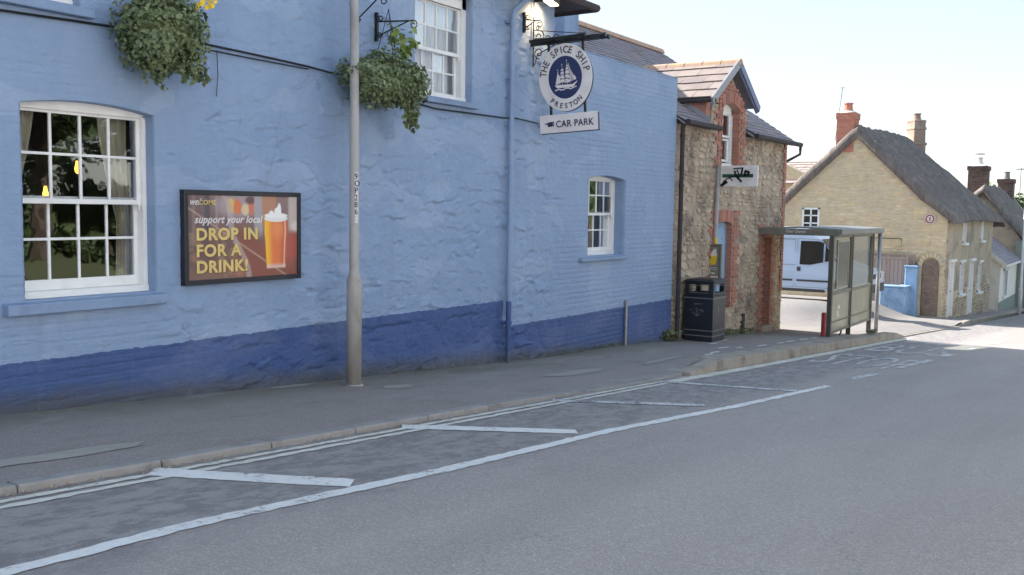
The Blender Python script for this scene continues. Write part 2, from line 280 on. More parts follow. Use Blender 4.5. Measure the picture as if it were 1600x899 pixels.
class MB:
    def __init__(s): s.v = []; s.f = []; s.mi = []; s.m = 0
    def add(s, vs, fs):
        b = len(s.v); s.v += [tuple(p) for p in vs]; s.f += [tuple(b + i for i in f) for f in fs]; s.mi += [s.m] * len(fs); return s
    def box(s, x0, x1, y0, y1, z0, z1):
        return s.add([(x0, y0, z0), (x1, y0, z0), (x1, y1, z0), (x0, y1, z0), (x0, y0, z1), (x1, y0, z1), (x1, y1, z1), (x0, y1, z1)],
                     [(0, 3, 2, 1), (4, 5, 6, 7), (0, 1, 5, 4), (1, 2, 6, 5), (2, 3, 7, 6), (3, 0, 4, 7)])
    def slopebox(s, x0, x1, y0, y1, zf0, zf1):
        """bottom/top heights as functions of x"""
        return s.add([(x0, y0, zf0(x0)), (x1, y0, zf0(x1)), (x1, y1, zf0(x1)), (x0, y1, zf0(x0)), (x0, y0, zf1(x0)), (x1, y0, zf1(x1)), (x1, y1, zf1(x1)), (x0, y1, zf1(x0))],
                     [(0, 3, 2, 1), (4, 5, 6, 7), (0, 1, 5, 4), (1, 2, 6, 5), (2, 3, 7, 6), (3, 0, 4, 7)])
    def prism(s, poly, vec):
        """poly: list of 3D points (planar), extruded by vec"""
        n = len(poly); v = Vector(vec); a = [Vector(p) for p in poly]; b = [p + v for p in a]
        fs = [tuple(range(n))[::-1], tuple(range(n, 2 * n))] + [(i, (i + 1) % n, n + (i + 1) % n, n + i) for i in range(n)]
        return s.add(a + b, fs)
    def bar(s, a, b, w, h=None, up=(0, 0, 1)):
        a = Vector(a); b = Vector(b); h = h or w; d = (b - a).normalized(); sd = d.cross(Vector(up))
        if sd.length < 1e-4: sd = d.cross(Vector((1, 0, 0)))
        sd.normalize(); u = sd.cross(d); sd *= w / 2; u *= h / 2
        return s.prism([a - sd - u, a + sd - u, a + sd + u, a - sd + u], b - a)
    def tube(s, pts, r, n=10, cap=True):
        pts = [Vector(p) for p in pts]; rs = r if isinstance(r, (list, tuple)) else [r] * len(pts)
        base = len(s.v); d0 = (pts[1] - pts[0]).normalized(); ref = Vector((0, 0, 1)) if abs(d0.z) < .9 else Vector((1, 0, 0))
        vs = []
        for i, p in enumerate(pts):
            d = (pts[min(i + 1, len(pts) - 1)] - pts[max(i - 1, 0)]).normalized()
            a = d.cross(ref).normalized(); b = d.cross(a)
            for k in range(n):
                t = 2 * math.pi * k / n; vs.append(p + (a * math.cos(t) + b * math.sin(t)) * rs[i])
        fs = [(i * n + k, i * n + (k + 1) % n, (i + 1) * n + (k + 1) % n, (i + 1) * n + k) for i in range(len(pts) - 1) for k in range(n)]
        if cap: fs += [tuple(range(n))[::-1], tuple(range((len(pts) - 1) * n, len(pts) * n))]
        return s.add(vs, fs)
    def lathe(s, c, prof, n=16):
        return s.tube([(c[0], c[1], c[2] + z) for z, r in prof], [max(r, .0005) for z, r in prof], n)
    def build(s, name, mat, parent=None, smooth=False, bevel=0, label=None, kind=None, local=False, seg=2):
        me = bpy.data.meshes.new(name); vs = s.v
        if parent is not None and not local:
            inv = wm(parent).inverted(); vs = [inv @ Vector(p) for p in vs]
        me.from_pydata([tuple(p) for p in vs], [], s.f); 
        for m in (mat if isinstance(mat, (list, tuple)) else [mat]): me.materials.append(MAT[m] if isinstance(m, str) else m)
        if len(me.materials) > 1: me.polygons.foreach_set('material_index', s.mi)
        bm = bmesh.new(); bm.from_mesh(me); bmesh.ops.recalc_face_normals(bm, faces=bm.faces); bm.to_mesh(me); bm.free()
        if smooth: me.polygons.foreach_set('use_smooth', [True] * len(me.polygons))
        o = bpy.data.objects.new(name, me); COL.objects.link(o)
        if parent is not None: o.parent = parent; PM[o.name] = wm(parent)
        if bevel:
            md = o.modifiers.new('bevel', 'BEVEL'); md.width = bevel; md.segments = seg; md.limit_method = 'ANGLE'; md.angle_limit = R(35)
        if label: o['label'] = label
        if kind: o['kind'] = kind
        return o
def np_obj(name, V, F, mat, parent=None, smooth=True, kind=None, colors=None):
    me = bpy.data.meshes.new(name); nv, nf = len(V), len(F)
    V = np.asarray(V, dtype=np.float64)
    if parent is not None:
        inv = np.array(wm(parent).inverted()); V = V @ inv[:3, :3].T + inv[:3, 3]
    F = np.asarray(F); k = F.shape[1]
    me.vertices.add(nv); me.vertices.foreach_set('co', V.astype(np.float32).ravel())
    me.loops.add(nf * k); me.loops.foreach_set('vertex_index', F.astype(np.int32).ravel())
    me.polygons.add(nf); me.polygons.foreach_set('loop_start', np.arange(0, nf * k, k, dtype=np.int32))
    me.polygons.foreach_set('use_smooth', np.full(nf, smooth))
    if colors is not None:
        at = me.color_attributes.new('print', 'FLOAT_COLOR', 'POINT'); at.data.foreach_set('color', np.c_[colors, np.ones(nv)].astype(np.float32).ravel())
    me.update(calc_edges=True); me.validate()
    me.materials.append(MAT[mat] if isinstance(mat, str) else mat)
    o = bpy.data.objects.new(name, me); COL.objects.link(o)
    if parent is not None: o.parent = parent; PM[o.name] = wm(parent)
    if kind: o['kind'] = kind
    return o
def text(name, s, size, mat, parent, mw, ext=.0015, bold=0.0, shear=0, sx=1, spacing=1.0, align='LEFT'):
    """flat lettering; mw = world matrix whose XY plane carries the text"""
    cu = bpy.data.curves.new(name, 'FONT'); cu.body = s; cu.size = size; cu.extrude = ext; cu.offset = bold; cu.shear = shear
    cu.space_character = spacing; cu.align_x = align; cu.resolution_u = 4
    t = bpy.data.objects.new(name, cu); COL.objects.link(t)
    dg = bpy.context.evaluated_depsgraph_get(); me = bpy.data.meshes.new_from_object(t.evaluated_get(dg))
    bpy.data.objects.remove(t); bpy.data.curves.remove(cu)
    me.transform((wm(parent).inverted() if parent else Matrix.Identity(4)) @ mw @ Matrix.Diagonal((sx, 1, 1, 1)))
    me.materials.clear(); me.materials.append(MAT[mat])
    o = bpy.data.objects.new(name, me); COL.objects.link(o)
    if parent: o.parent = parent; PM[o.name] = wm(parent)
    return o
def frame(origin, xdir, ydir):
    x = Vector(xdir).normalized(); y = Vector(ydir).normalized(); z = x.cross(y)
    m = Matrix((x, y, z)).transposed().to_4x4(); m.translation = Vector(origin); return m

# ------------------------------------------------------------------ the lie of the land: the street falls away to the right
def G(x):
    if x < 35: return -.0665 * x
    if x < 80: return -2.3275 - .06 * (x - 35)
    return -5.0275 - .03 * (min(x, 200) - 80)
def sm(a, b, t):
    t = min(1, max(0, (t - a) / (b - a))); return t * t * (3 - 2 * t)
KY = -2.15
def pav(x):            # pavement height above the road
    return .055 + .075 * sm(7.5, 10.5, x)
def kh(x):             # kerb height: low, dropped, then ramping up to the raised bus kerb
    return .05 - .024 * sm(4.2, 5.4, x) + .139 * sm(7.7, 9.0, x)
def pavz(x, y):
    t = sm(-2.05, -1.25, y); return G(x) + (kh(x) - .004) * (1 - t) + (pav(x) - .02 * (1 - abs(y) / 2)) * t
def yardz(x, y):
    return G(x) + .125 + .52 * sm(-.4, 1.6, y) * sm(19, 26, x) - .09 * sm(20.5, 22, x) * (1 - sm(30, 31.5, x)) * (1 - sm(-1.9, -1.2, y))
# ------------------------------------------------------------------ ground, road, pavement
def sheet(name, xs, ys, zf, mat, parent=None, kind='structure'):
    V = [(x, y, zf(x, y)) for x in xs for y in ys]; n = len(ys)
    F = [(i * n + j, (i + 1) * n + j, (i + 1) * n + j + 1, i * n + j + 1) for i in range(len(xs) - 1) for j in range(n - 1)]
    o = np_obj(name, V, F, mat, parent)
    if kind: o['kind'] = kind
    return o
def lsp(a, b, n): return [a + (b - a) * i / n for i in range(n + 1)]
sheet('ground', [-300, -100, -40] + lsp(-30, 80, 55) + [100, 150, 200, 400, 1200], [-900, -200, -60, -20, -10, -2, 0, 6, 14, 30, 60, 200, 900],
      lambda x, y: G(max(x, -60)) - .05, 'soil')
road = sheet('road', [-60, -30] + lsp(-20, 80, 50) + [120, 200], lsp(-9.6, KY + .02, 8), lambda x, y: G(x) + .0, 'road')
sheet('pavement', [-30, -20] + lsp(-10, 18.72, 110), [KY + .11, -1.9, -1.75, -1.6, -1.4, -1.1, -.6, -.1, .3], pavz, 'pave')
sheet('yard', lsp(18.72, 34.6, 32), lsp(KY + .1, 2.2, 10) + [4, 8, 14], yardz, 'yard')
def fpz(x, y): return G(x) + .13 - .11 * sm(30, 30.2, x) * 0
sheet('pavement', lsp(34.6, 60, 30) + [80, 100], [-2.0, -1.2, -.4, .6, 3], lambda x, y: G(x) + .12 - .02 * abs(y), 'pave')
sheet('pavement', lsp(-40, 80, 40), [-12.2, -11, -9.7], lambda x, y: G(x) + .10, 'pave')
sheet('bounce_forecourt', lsp(-60, 80, 50), [-18.0, -15, -13, -12.2], lambda x, y: G(x) + .10, 'bounceground')  # unseen pale ground, added to bounce sunlight onto the shaded pub front
sheet('grass_bank', lsp(-60, 80, 50), [-70, -40, -30, -24, -20, -18.0], lambda x, y: G(x) + .12 + 1.1 * sm(18, 32, -y), 'grass')
# kerbs: every kerb stone is a piece of its own
kerb = MB()
kerb.slopebox(-30, 8.0, KY + .115, KY + .125, lambda x: G(x) - .1, lambda x: G(x) + .02)
kroot = kerb.build('kerb', 'kerb'); kroot['kind'] = 'structure'
def kstone(x0, x1, y0, y1, h0, h1, mat='kerb', yo0=0, yo1=0, depth=None):
    g = .004
    a, b = x0 + g, x1 - g
    m = MB(); zt0 = G(a) + h0; zt1 = G(b) + h1
    m.add([(a, y0 + yo0, G(a) - .08), (b, y0 + yo1, G(b) - .08), (b, y1 + yo1, G(b) - .08), (a, y1 + yo0, G(a) - .08),
           (a, y0 + yo0 + .008, zt0), (b, y0 + yo1 + .008, zt1), (b, y1 + yo1, zt1), (a, y1 + yo0, zt0)],
          [(0, 3, 2, 1), (4, 5, 6, 7), (0, 1, 5, 4), (1, 2, 6, 5), (2, 3, 7, 6), (3, 0, 4, 7)])
    return m.build('kerb_stone', mat, kroot, bevel=.012)
x = -9.0
while x < 4.3:
    L = rnd.uniform(.86, .94); kstone(x, x + L, KY - .003, KY + .122, .05 + rnd.uniform(-.005, .005), .05 + rnd.uniform(-.005, .005)); x += L
x_end = x
for k in range(4):          # the dropped stones between
    L = (8.05 - x_end) / 4; kstone(x_end + k * L, x_end + (k + 1) * L, KY - .003, KY + .122, kh(x_end + k * L), kh(x_end + (k + 1) * L))
# raised bus boarding kerb: wide pale blocks, first a ramped one
n = 14; a, b = 8.05, 21.6
for k in range(n):
    x0 = a + (b - a) * k / n; x1 = a + (b - a) * (k + 1) / n
    h0 = kh(x0) if k == 0 else .165; h1 = .165
    if k == n - 1: h1 = .05
    kstone(x0, x1, KY - .10, KY + .30, h0, h1, 'hikerb')
for k in range(10):         # flush edge across the yard mouth
    x0 = 21.6 + .95 * k; kstone(x0, x0 + .95, KY - .02, KY + .1, .03, .03, 'hikerb', 0, 0)
far = [(31.1, .03, 0), (32.1, .14, .03), (33.6, .15, .1), (35.2, .14, .14), (37, .13, .16), (39, .13, .18), (42, .13, .2), (46, .13, .22), (50, .13, .3), (56, .13, .5)]
for (xa, ha, ya), (xb, hb, yb) in zip(far, far[1:]): kstone(xa, xb, KY - .0, KY + .22, ha, hb, 'hikerb', ya, yb)
# road markings: thin sheets on the road, each line a part of the road
def strip(name, pts, wd, mat, jit=.009, step=.07, z=.005):
    V = []; F = []; q = []
    for (x0, y0), (x1, y1) in zip(pts, pts[1:]):
        L = math.hypot(x1 - x0, y1 - y0); m = max(2, int(L / step))
        for i in range(m): t = i / m; q.append((x0 + (x1 - x0) * t, y0 + (y1 - y0) * t, (x1 - x0) / L, (y1 - y0) / L))
    q.append((*pts[-1], q[-1][2], q[-1][3]))
    for (x, y, dx, dy) in q:
        for s in (-1, 1):
            w_ = s * (wd / 2 + rnd.uniform(-jit, jit)); V.append((x - dy * w_, y + dx * w_, G(x) + z))
    F = [(2 * i, 2 * i + 2, 2 * i + 3, 2 * i + 1) for i in range(len(q) - 1)]
    return np_obj(name, V, F, mat, road)
strip('yellow_line', [(-9, -2.27), (7.15, -2.25)], .058, 'yline2'); strip('yellow_line', [(-9, -2.385), (7.25, -2.36)], .060, 'yline2')
strip('bus_stop_line', [(7.1, -2.33), (10.4, -2.36), (20.3, -2.36), (21.7, -2.38)], .17, 'yline')
strip('bay_edge_line', [(-9, -3.35), (-1.8, -3.335), (-.8, -3.30), (1.1, -3.42), (3.4, -3.48), (5.8, -3.70), (8.75, -3.87)], .105, 'wline')
for (a_, b_, wd, mt) in [((-.28, -2.215), (.38, -3.27), .17, 'wline'), ((2.12, -2.2), (3.07, -3.32), .15, 'wline'), ((4.5, -2.22), (5.55, -3.46), .13, 'wline2'), ((7.1, -2.30), (7.75, -3.76), .11, 'wline2')]:
    strip('bay_bar', [a_, b_], wd, mt, z=.009)
for x0, x1, y0, y1 in [(9.95, 11.2, -3.84, -3.94), (12.45, 13.7, -3.95, -4.0), (13.95, 14.9, -4.02, -4.03), (16.0, 17.1, -4.05, -4.08), (18.6, 19.7, -4.1, -4.12), (22, 23.2, -4.2, -4.25)]:
    strip('bus_cage_dash', [(x0, y0), (x1, y1)], .13, 'wline2')
strip('bus_cage_dash', [(19.9, -2.6), (20.2, -4.0)], .10, 'wline2')
for s, x0, x1 in (('STOP', 12.0, 14.55), ('BUS', 15.9, 18.6)):
    # letters 1.45 m across the lane, stretched along it; they read for traffic going away from the camera
    o = text('road_lettering', s, 1.0, 'wline2', None, Matrix.Identity(4), ext=0, bold=-.0, align='LEFT')
    co = np.array([v.co[:] for v in o.data.vertices]); mn, mx = co.min(0), co.max(0)
    for v in o.data.vertices:
        u = (v.co.x - mn[0]) / (mx[0] - mn[0]); t = (v.co.y - mn[1]) / (mx[1] - mn[1])
        wx = x0 + (x1 - x0) * t; wy = -2.58 - u * 1.45; v.co = (wx, wy, G(wx) + .006)
    o.parent = road
# repairs in the pavement, painted specks near the bin, dead leaves in the gutter
def blob(name, cx, cy, rx, ry, mat, z, sd):
    r_ = random.Random(sd); n = 22; V = [(cx, cy, 0)]
    for k in range(n):
        t = 2 * math.pi * k / n; q = 1 + r_.uniform(-.16, .16); V.append((cx + math.cos(t) * rx * q, cy + math.sin(t) * ry * q, 0))
    m = MB(); m.add([(x, y, pavz(x, y) + z) for x, y, _ in V], [(0, 1 + k, 1 + (k + 1) % n) for k in range(n)])
    o = m.build(name, mat); o['kind'] = 'structure'; return o
blob('cement_patch', 3.72, -.80, .22, .12, 'cement', .005, 1)
blob('cement_patch', 2.9, -.10, .34, .06, 'cement', .005, 2)
blob('cement_patch', -.55, -1.62, .7, .10, 'cement', .005, 3)
blob('cement_patch', -1.2, -1.25, .35, .07, 'cement', .005, 4)
blob('cement_patch', 6.6, -1.3, .7, .12, 'cement', .005, 5)
blob('cement_patch', 8.9, -1.45, .6, .10, 'cement', .005, 6)
m = MB()
for (x, y, l_, w_) in [(12.45, -.80, .34, .06), (11.7, -1.28, .5, .05), (10.45, -1.62, .36, .05), (9.9, -1.74, .34, .05), (11.9, -1.49, .3, .04), (12.8, -1.58, .5, .05), (13.85, -1.58, .4, .05), (14.6, -1.53, .5, .05), (15.6, -1.5, .5, .05), (16.4, -1.47, .4, .05)]:
    m.add([(x + a * l_ / 2 + b * .02, y + b * w_ / 2, pavz(x + a * l_ / 2, y) + .006) for a, b in ((-1, -1), (1, -1), (1, 1), (-1, 1))], [(0, 1, 2, 3)])
o = m.build('paint_flakes', 'wline'); o['kind'] = 'structure'
def scatter_leaves(name, n, fx, fy, zf, mat, s0, s1, seed, upright=0):
    r_ = random.Random(seed); V = []; F = []
    for i in range(n):
        x = fx(r_); y = fy(r_, x); z = zf(x, y); s = r_.uniform(s0, s1); a = r_.uniform(0, 6.28); tl = r_.uniform(-.35, .35)
        d = Vector((math.cos(a), math.sin(a), tl)) * s; e = Vector((-math.sin(a), math.cos(a), r_.uniform(-.3, .3))) * s * .45
        c = Vector((x, y, z + .004 + abs(tl) * s)); b = len(V)
        V += [c - d, c + e, c + d, c - e]; F.append((b, b + 1, b + 2, b + 3))
    o = np_obj(name, [tuple(v) for v in V], F, mat, None, False, 'stuff'); o['label'] = {'fallen_leaves': 'dry brown and red leaves lying along the gutter and pavement', 'petals': 'pale fallen petals specking the pavement by the blue wall', 'road_grit': 'pale grit chips scattered over the tarmac road'}[name]
    return o
pz = pavz
scatter_leaves('fallen_leaves', 420, lambda r: r.choice([r.uniform(-1.4, .6), r.uniform(-1.4, 5), r.uniform(1.0, 3)]), lambda r, x: KY - .005 - abs(r.gauss(0, .05)), lambda x, y: G(x) + .006, 'litter', .006, .018, 3)
scatter_leaves('petals', 170, lambda r: r.uniform(-.8, 7.5), lambda r, x: -abs(r.gauss(.1, .75)) % 1.9 - .05, pz, 'signw', .004, .013, 5)
scatter_leaves('road_grit', 260, lambda r: r.uniform(-2, 9), lambda r, x: r.uniform(-6.8, -2.5), lambda x, y: G(x) + .002, 'signw', .002, .006, 6)
# weeds along the foot of the wall
def weeds(x0, x1, n, h0, h1, seed, label, yb=-.02):
    r_ = random.Random(seed); V = []; F = []
    for i in range(n):
        bx = r_.uniform(x0, x1) if r_.random() < .5 else x0 + (x1 - x0) * (.5 + r_.gauss(0, .15)); by = yb - abs(r_.gauss(0, .035)); bz = pz(bx, by)
        for k in range(r_.randint(4, 8)):
            h = r_.uniform(h0, h1); a = r_.uniform(0, 6.28); lean = r_.uniform(.1, .7)
            c = Vector((bx + math.cos(a) * lean * h, min(-.01, by + math.sin(a) * lean * h), bz + h * r_.uniform(.3, 1)))
            d = Vector((r_.uniform(-1, 1), r_.uniform(-1, 1), r_.uniform(-.3, 1))).normalized() * h * .28
            e = d.cross(Vector((r_.uniform(-1, 1), r_.uniform(-1, 1), 1))).normalized() * h * .16; b = len(V)
            V += [c - d, c + e, c + d, c - e]; F.append((b, b + 1, b + 2, b + 3))
    o = np_obj('weeds', [tuple(v) for v in V], F, 'weed', None, False, 'stuff'); o['label'] = label
weeds(11.9, 12.5, 60, .05, .22, 11, 'tall green weeds at the corner drainpipe between blue wall and bin')
weeds(7.2, 11.4, 60, .02, .07, 12, 'low weeds along the foot of the brick part of the blue wall')
weeds(2.6, 6.8, 70, .012, .04, 13, 'sparse low weeds along the foot of the rough blue wall')
weeds(13.6, 17, 90, .03, .14, 14, 'weeds at the foot of the rubble stone wall')
weeds(18.5, 19.4, 30, .04, .14, 15, 'grass tuft growing by the kerb under the shelter', yb=-2.02)

# ------------------------------------------------------------------ the blue pub
pub = thing('pub', 'blue painted pub with dark blue base band, white sash windows and slate roof', 'pub', (0, 0, G(0)))
def vnoise(x, z, s, seed):
    r_ = np.random.RandomState(seed); g = r_.rand(256, 256); X_ = x * s + 1000; Z_ = z * s + 1000
    i = np.floor(X_).astype(int); j = np.floor(Z_).astype(int); u = X_ - i; v = Z_ - j; u = u * u * (3 - 2 * u); v = v * v * (3 - 2 * v)
    q = lambda a, b: g[a % 256, b % 256]
    return (q(i, j) * (1 - u) + q(i + 1, j) * u) * (1 - v) + (q(i, j + 1) * (1 - u) + q(i + 1, j + 1) * u) * v
def fbm(x, z, s, seed, o=4):
    t = 0; a = .5
    for k in range(o): t = t + a * vnoise(x, z, s * 2 ** k, seed + k); a *= .5
    return t
def worley(x, z, sx, sz, seed):
    X_ = x * sx + 500; Z_ = z * sz + 500; X_ = X_ + .5 * np.floor(Z_) % 1; i = np.floor(X_).astype(int); j = np.floor(Z_).astype(int)
    r_ = np.random.RandomState(seed); g = r_.rand(128, 128, 3); f1 = np.full(x.shape, 9.); f2 = np.full(x.shape, 9.); idv = np.zeros(x.shape); dz = np.zeros(x.shape)
    for a in (-1, 0, 1):
        for b in (-1, 0, 1):
            c = g[(i + a) % 128, (j + b) % 128]; d = np.hypot(X_ - (i + a + .15 + .7 * c[..., 0]), Z_ - (j + b + .15 + .7 * c[..., 1]))
            m_ = d < f1; f2 = np.where(m_, f1, np.minimum(f2, d)); idv = np.where(m_, c[..., 2], idv); dz = np.where(m_, Z_ - (j + b + .15 + .7 * c[..., 1]), dz); f1 = np.where(m_, d, f1)
    return f1, f2, idv, dz
def wall_disp(x, z):
    f1, f2, idv, dz = worley(x + .22 * fbm(x, z, 3, 3), z + .13 * fbm(x, z, 4, 9), 3.0, 5.6, 4)
    edge = np.clip((f2 - f1) * 1.6, 0, 1); st = (.3 + .7 * idv) * edge ** .8
    big = fbm(x, z, 1.1, 20) - .5; fine = fbm(x, z, 9, 30) - .5; fin2 = fbm(x, z, 30, 40, 3) - .5
    dent = np.clip(vnoise(x + .4 * fbm(x, z, 3, 14), z, 1, 12) * 0 + fbm(x * .55, z * 1.5, 7, 15, 3) - .60, 0, 1); edg = np.clip((f2 - f1) * 4.5, 0, 1); asym = np.clip(idv * 2 - .75, 0, 1) * edg * np.clip(.35 - dz * 1.5, 0, 1.1) * np.clip(fbm(x, z, 1.7, 17) * 3 - .8, .12, 1); rub = .027 * asym + .013 * st * np.clip(fbm(x, z, 1.3, 16) * 2.6 - .55, .1, 1.2) + .020 * fine + .010 * fin2 + .034 * big - .14 * dent
    row = np.floor(z / .078); jz = np.abs(z / .078 - row - .5); bx = x / .23 + .5 * (row % 2); jx = np.abs(bx - np.floor(bx) - .5)
    j = np.clip((jz - .40) / .07, 0, 1); j2 = np.clip((jx - .46) / .03, 0, 1)
    soft = np.clip(fbm(x, z, 2.2, 50) * 2.2 - .45, .12, 1)
    rr = vnoise(row * 3.1, row * 1.7, 1, 60) * .004
    brk = .012 - .014 * j * soft - .006 * j2 * soft + .007 * (fbm(x, z, 2, 70) - .5) + .003 * fin2 + rr
    wb = np.clip((x - 7.9) / .7 + .35 * (fbm(x, z, 1.5, 80) - .5), 0, 1)
    smo = np.clip(1 - (x - .8 + 1.4 * (fbm(x, z, .9, 90) - .5)) / 1.6, 0, 1) * .75       # smoother, faintly coursed render at the left
    left = rub * (1 - smo) + (brk * .8 + .012 * big + .004 * fine) * smo
    d = left * (1 - wb) + brk * wb
    ledge = np.exp(-((z - 3.06 - .0 * x) / .05) ** 2) * .0
    return -(d + ledge)
OPEN = [dict(x0=.20, x1=1.39, z0=.90, z1=2.43, rise=.055, d=.12), dict(x0=4.92, x1=6.07, z0=3.0, z1=4.3, rise=.0, d=.11),
        dict(x0=9.13, x1=10.38, z0=.94, z1=2.15, rise=.06, d=.19), dict(x0=-.5, x1=.72, z0=3.24, z1=4.3, rise=0, d=.11)]
def axis(a, b, step, cuts):
    c = sorted({a, b, *[q for q in cuts if a < q < b]}); out = [a]
    for p, q in zip(c, c[1:]):
        k = max(1, int(round((q - p) / step))); out += [p + (q - p) * i / k for i in range(1, k + 1)]
    return np.array(out)
def pub_wall(x0, x1, zb, zt, step, sz, name):
    xs = axis(x0, x1, step, [o['x0'] for o in OPEN] + [o['x1'] for o in OPEN] + [8.05]); zs = axis(zb, zt, sz, [o['z0'] for o in OPEN] + [o['z1'] for o in OPEN] + [4.03])
    XX, ZZ = np.meshgrid(xs, zs, indexing='ij'); D = wall_disp(XX, ZZ); Z2 = ZZ.copy()
    for o in OPEN:
        D = D
        c = (o['x0'] + o['x1']) / 2; hw = (o['x1'] - o['x0']) / 2
        ar = o['rise'] * np.clip(1 - ((XX - c) / hw) ** 2, 0, 1); fall = np.clip(1 - np.abs(ZZ - o['z1']) / .3, 0, 1); Z2 = Z2 + ar * fall
    keep = np.ones((len(xs) - 1, len(zs) - 1), bool); xm = (xs[1:] + xs[:-1]) / 2; zm = (zs[1:] + zs[:-1]) / 2
    for o in OPEN: keep &= ~(((xm > o['x0']) & (xm < o['x1']))[:, None] & ((zm > o['z0']) & (zm < o['z1']))[None, :])
    if x1 > 8: keep &= ~((xm > 8.05)[:, None] & (zm > 4.03)[None, :])
    n = len(zs); V = np.stack([XX, D, Z2], -1).reshape(-1, 3)
    i, j = np.nonzero(keep); F = np.stack([i * n + j, (i + 1) * n + j, (i + 1) * n + j + 1, i * n + j + 1], 1)
    # reveals round the openings
    Vl = [V]; Fl = [F]; base = len(V)
    for o in OPEN:
        if not (x0 < o['x0'] < x1): continue
        ia, ib = np.argmin(abs(xs - o['x0'])), np.argmin(abs(xs - o['x1'])); ja, jb = np.argmin(abs(zs - o['z0'])), np.argmin(abs(zs - o['z1']))
        loop = [(i_, ja) for i_ in range(ia, ib)] + [(ib, j_) for j_ in range(ja, jb)] + [(i_, jb) for i_ in range(ib, ia, -1)] + [(ia, j_) for j_ in range(jb, ja, -1)]
        idx = np.array([a_ * n + b_ for a_, b_ in loop]); P0 = V[idx]; k = len(idx)
        for lay in range(1, 5):
            P = P0.copy(); t = lay / 4; P[:, 1] = P0[:, 1] * (1 - t) + o['d'] * t; Vl.append(P)
            prev = idx if lay == 1 else np.arange(base - k, base); cur = np.arange(base, base + k)
            Fl.append(np.stack([prev, np.roll(prev, -1), np.roll(cur, -1), cur], 1)); base += k
    return np_obj(name, np.concatenate(Vl), np.concatenate(Fl), 'paint', pub)
pub_wall(-1.2, 6.85, G(6.85) - .05, 4.7, .020, .0125, 'wall')
pub_wall(6.85, 12.32, G(12.32) - .08, 4.7, .024, .0125, 'wall')
pub_wall(-9, -1.2, G(0) - .05, 4.7, .15, .15, 'wall')
# solid body behind: back wall, ends, floors between (kept dark inside), clear of the window rooms
m = MB(); m.box(-9, 8.0, 8.6, 8.9, -1, 4.6); m.box(-9.2, -9, 0.05, 8.9, -1, 4.6); m.box(7.85, 8.05, .12, 8.9, 3.9, 4.72); m.box(-9, 8.0, .1, 8.6, 4.52, 4.6)
m.box(8.05, 12.30, 6.5, 6.8, -1.5, 3.9); m.box(12.10, 12.32, .07, 6.5, -1.5, 3.98)
m.build('rear_wall', 'paint', pub)
m = MB(); m.box(8.06, 12.32, .03, .24, 3.90, 4.025); m.build('parapet', 'paint', pub, bevel=.02)
# parapet coping chips
m = MB(); m.box(8.07, 12.30, -.022, .26, 4.03, 4.055); m.build('coping', 'sillblue', pub, bevel=.01)

def sash_window(o, cols, zt, z_bar1, z_meet, z_bar2, z_bot, gl0, gl1, parent, glassmat='glass', room='room', curtain=None, lab=None, tilt=0):
    y = o['d']; x0, x1, z0, z1, rise = o['x0'] - .04, o['x1'] + .05, o['z0'], o['z1'], o['rise']
    f = MB(); c = (x0 + x1) / 2
    def arch(x): return z1 + rise * max(0, 1 - ((x - c) / ((x1 - x0) / 2)) ** 2) + .03
    f.box(x0, gl0 - .035, y, y + .14, z0, z1); f.box(gl1 + .035, x1, y, y + .14, z0, z1)
    f.box(x0, x1, y - .012, y + .14, z0, z0 + .055)
    N = 12; top = [(x0 + (x1 - x0) * i / N, y, arch(x0 + (x1 - x0) * i / N)) for i in range(N + 1)]
    f.prism([(x0, y, z1 - .02)] + top + [(x1, y, z1 - .02)] if rise else [(x0, y, zt + .02), (x0, y, z1 + .04), (x1, y, z1 + .04), (x1, y, zt + .02)], (0, .14, 0))
    f.prism([(x0, y + .004, zt + .02), (x0, y + .004, z1), (x1, y + .004, z1), (x1, y + .004, zt + .02)], (0, .13, 0))
    win = f.build('window', 'white', parent, bevel=.004, label=lab)
    def sash(ya, za, zb, zmid, toprail, botrail):
        s = MB(); bw = .022; st = .038
        s.box(gl0 - st, gl0, ya, ya + .035, za - botrail, zb + toprail); s.box(gl1, gl1 + st, ya, ya + .035, za - botrail, zb + toprail)
        s.box(gl0, gl1, ya, ya + .035, za - botrail, za); s.box(gl0, gl1, ya, ya + .035, zb, zb + toprail)
        for k in range(1, cols):
            xc = gl0 + (gl1 - gl0) * k / cols; s.box(xc - bw / 2, xc + bw / 2, ya + .003, ya + .028, za, zb)
        for k in range(cols):
            xa = gl0 + (gl1 - gl0) * k / cols + (bw / 2 if k else 0); xb = gl0 + (gl1 - gl0) * (k + 1) / cols - (bw / 2 if k < cols - 1 else 0)
            s.box(xa, xb, ya + .004, ya + .027, zmid - bw / 2, zmid + bw / 2)
        s.build('sash', 'white', win, bevel=.003)
        for k in range(cols):
            for (p, q) in ((za, zmid), (zmid, zb)):
                xa = gl0 + (gl1 - gl0) * k / cols; xb = gl0 + (gl1 - gl0) * (k + 1) / cols
                t1, t2 = rnd.uniform(-.0008, .0008), rnd.uniform(-.0008, .0008)
                g = MB(); g.add([(xa, ya + .014 + t1, p), (xb, ya + .014 - t1, p), (xb, ya + .014 - t1 + t2, q), (xa, ya + .014 + t1 + t2, q)], [(0, 1, 2, 3)])
                g.build('pane', glassmat, win)
    sash(y + .035, z_meet, zt, z_bar1, .045, .042)
    sash(y + .085, z_bot, z_meet - .01, z_bar2, .03, .085)
    h = MB(); h.box(gl1 + .004, gl1 + .022, y + .02, y + .04, z_meet - .09, z_meet - .04); h.build('sash_horn', 'white', win, bevel=.003)
    return win
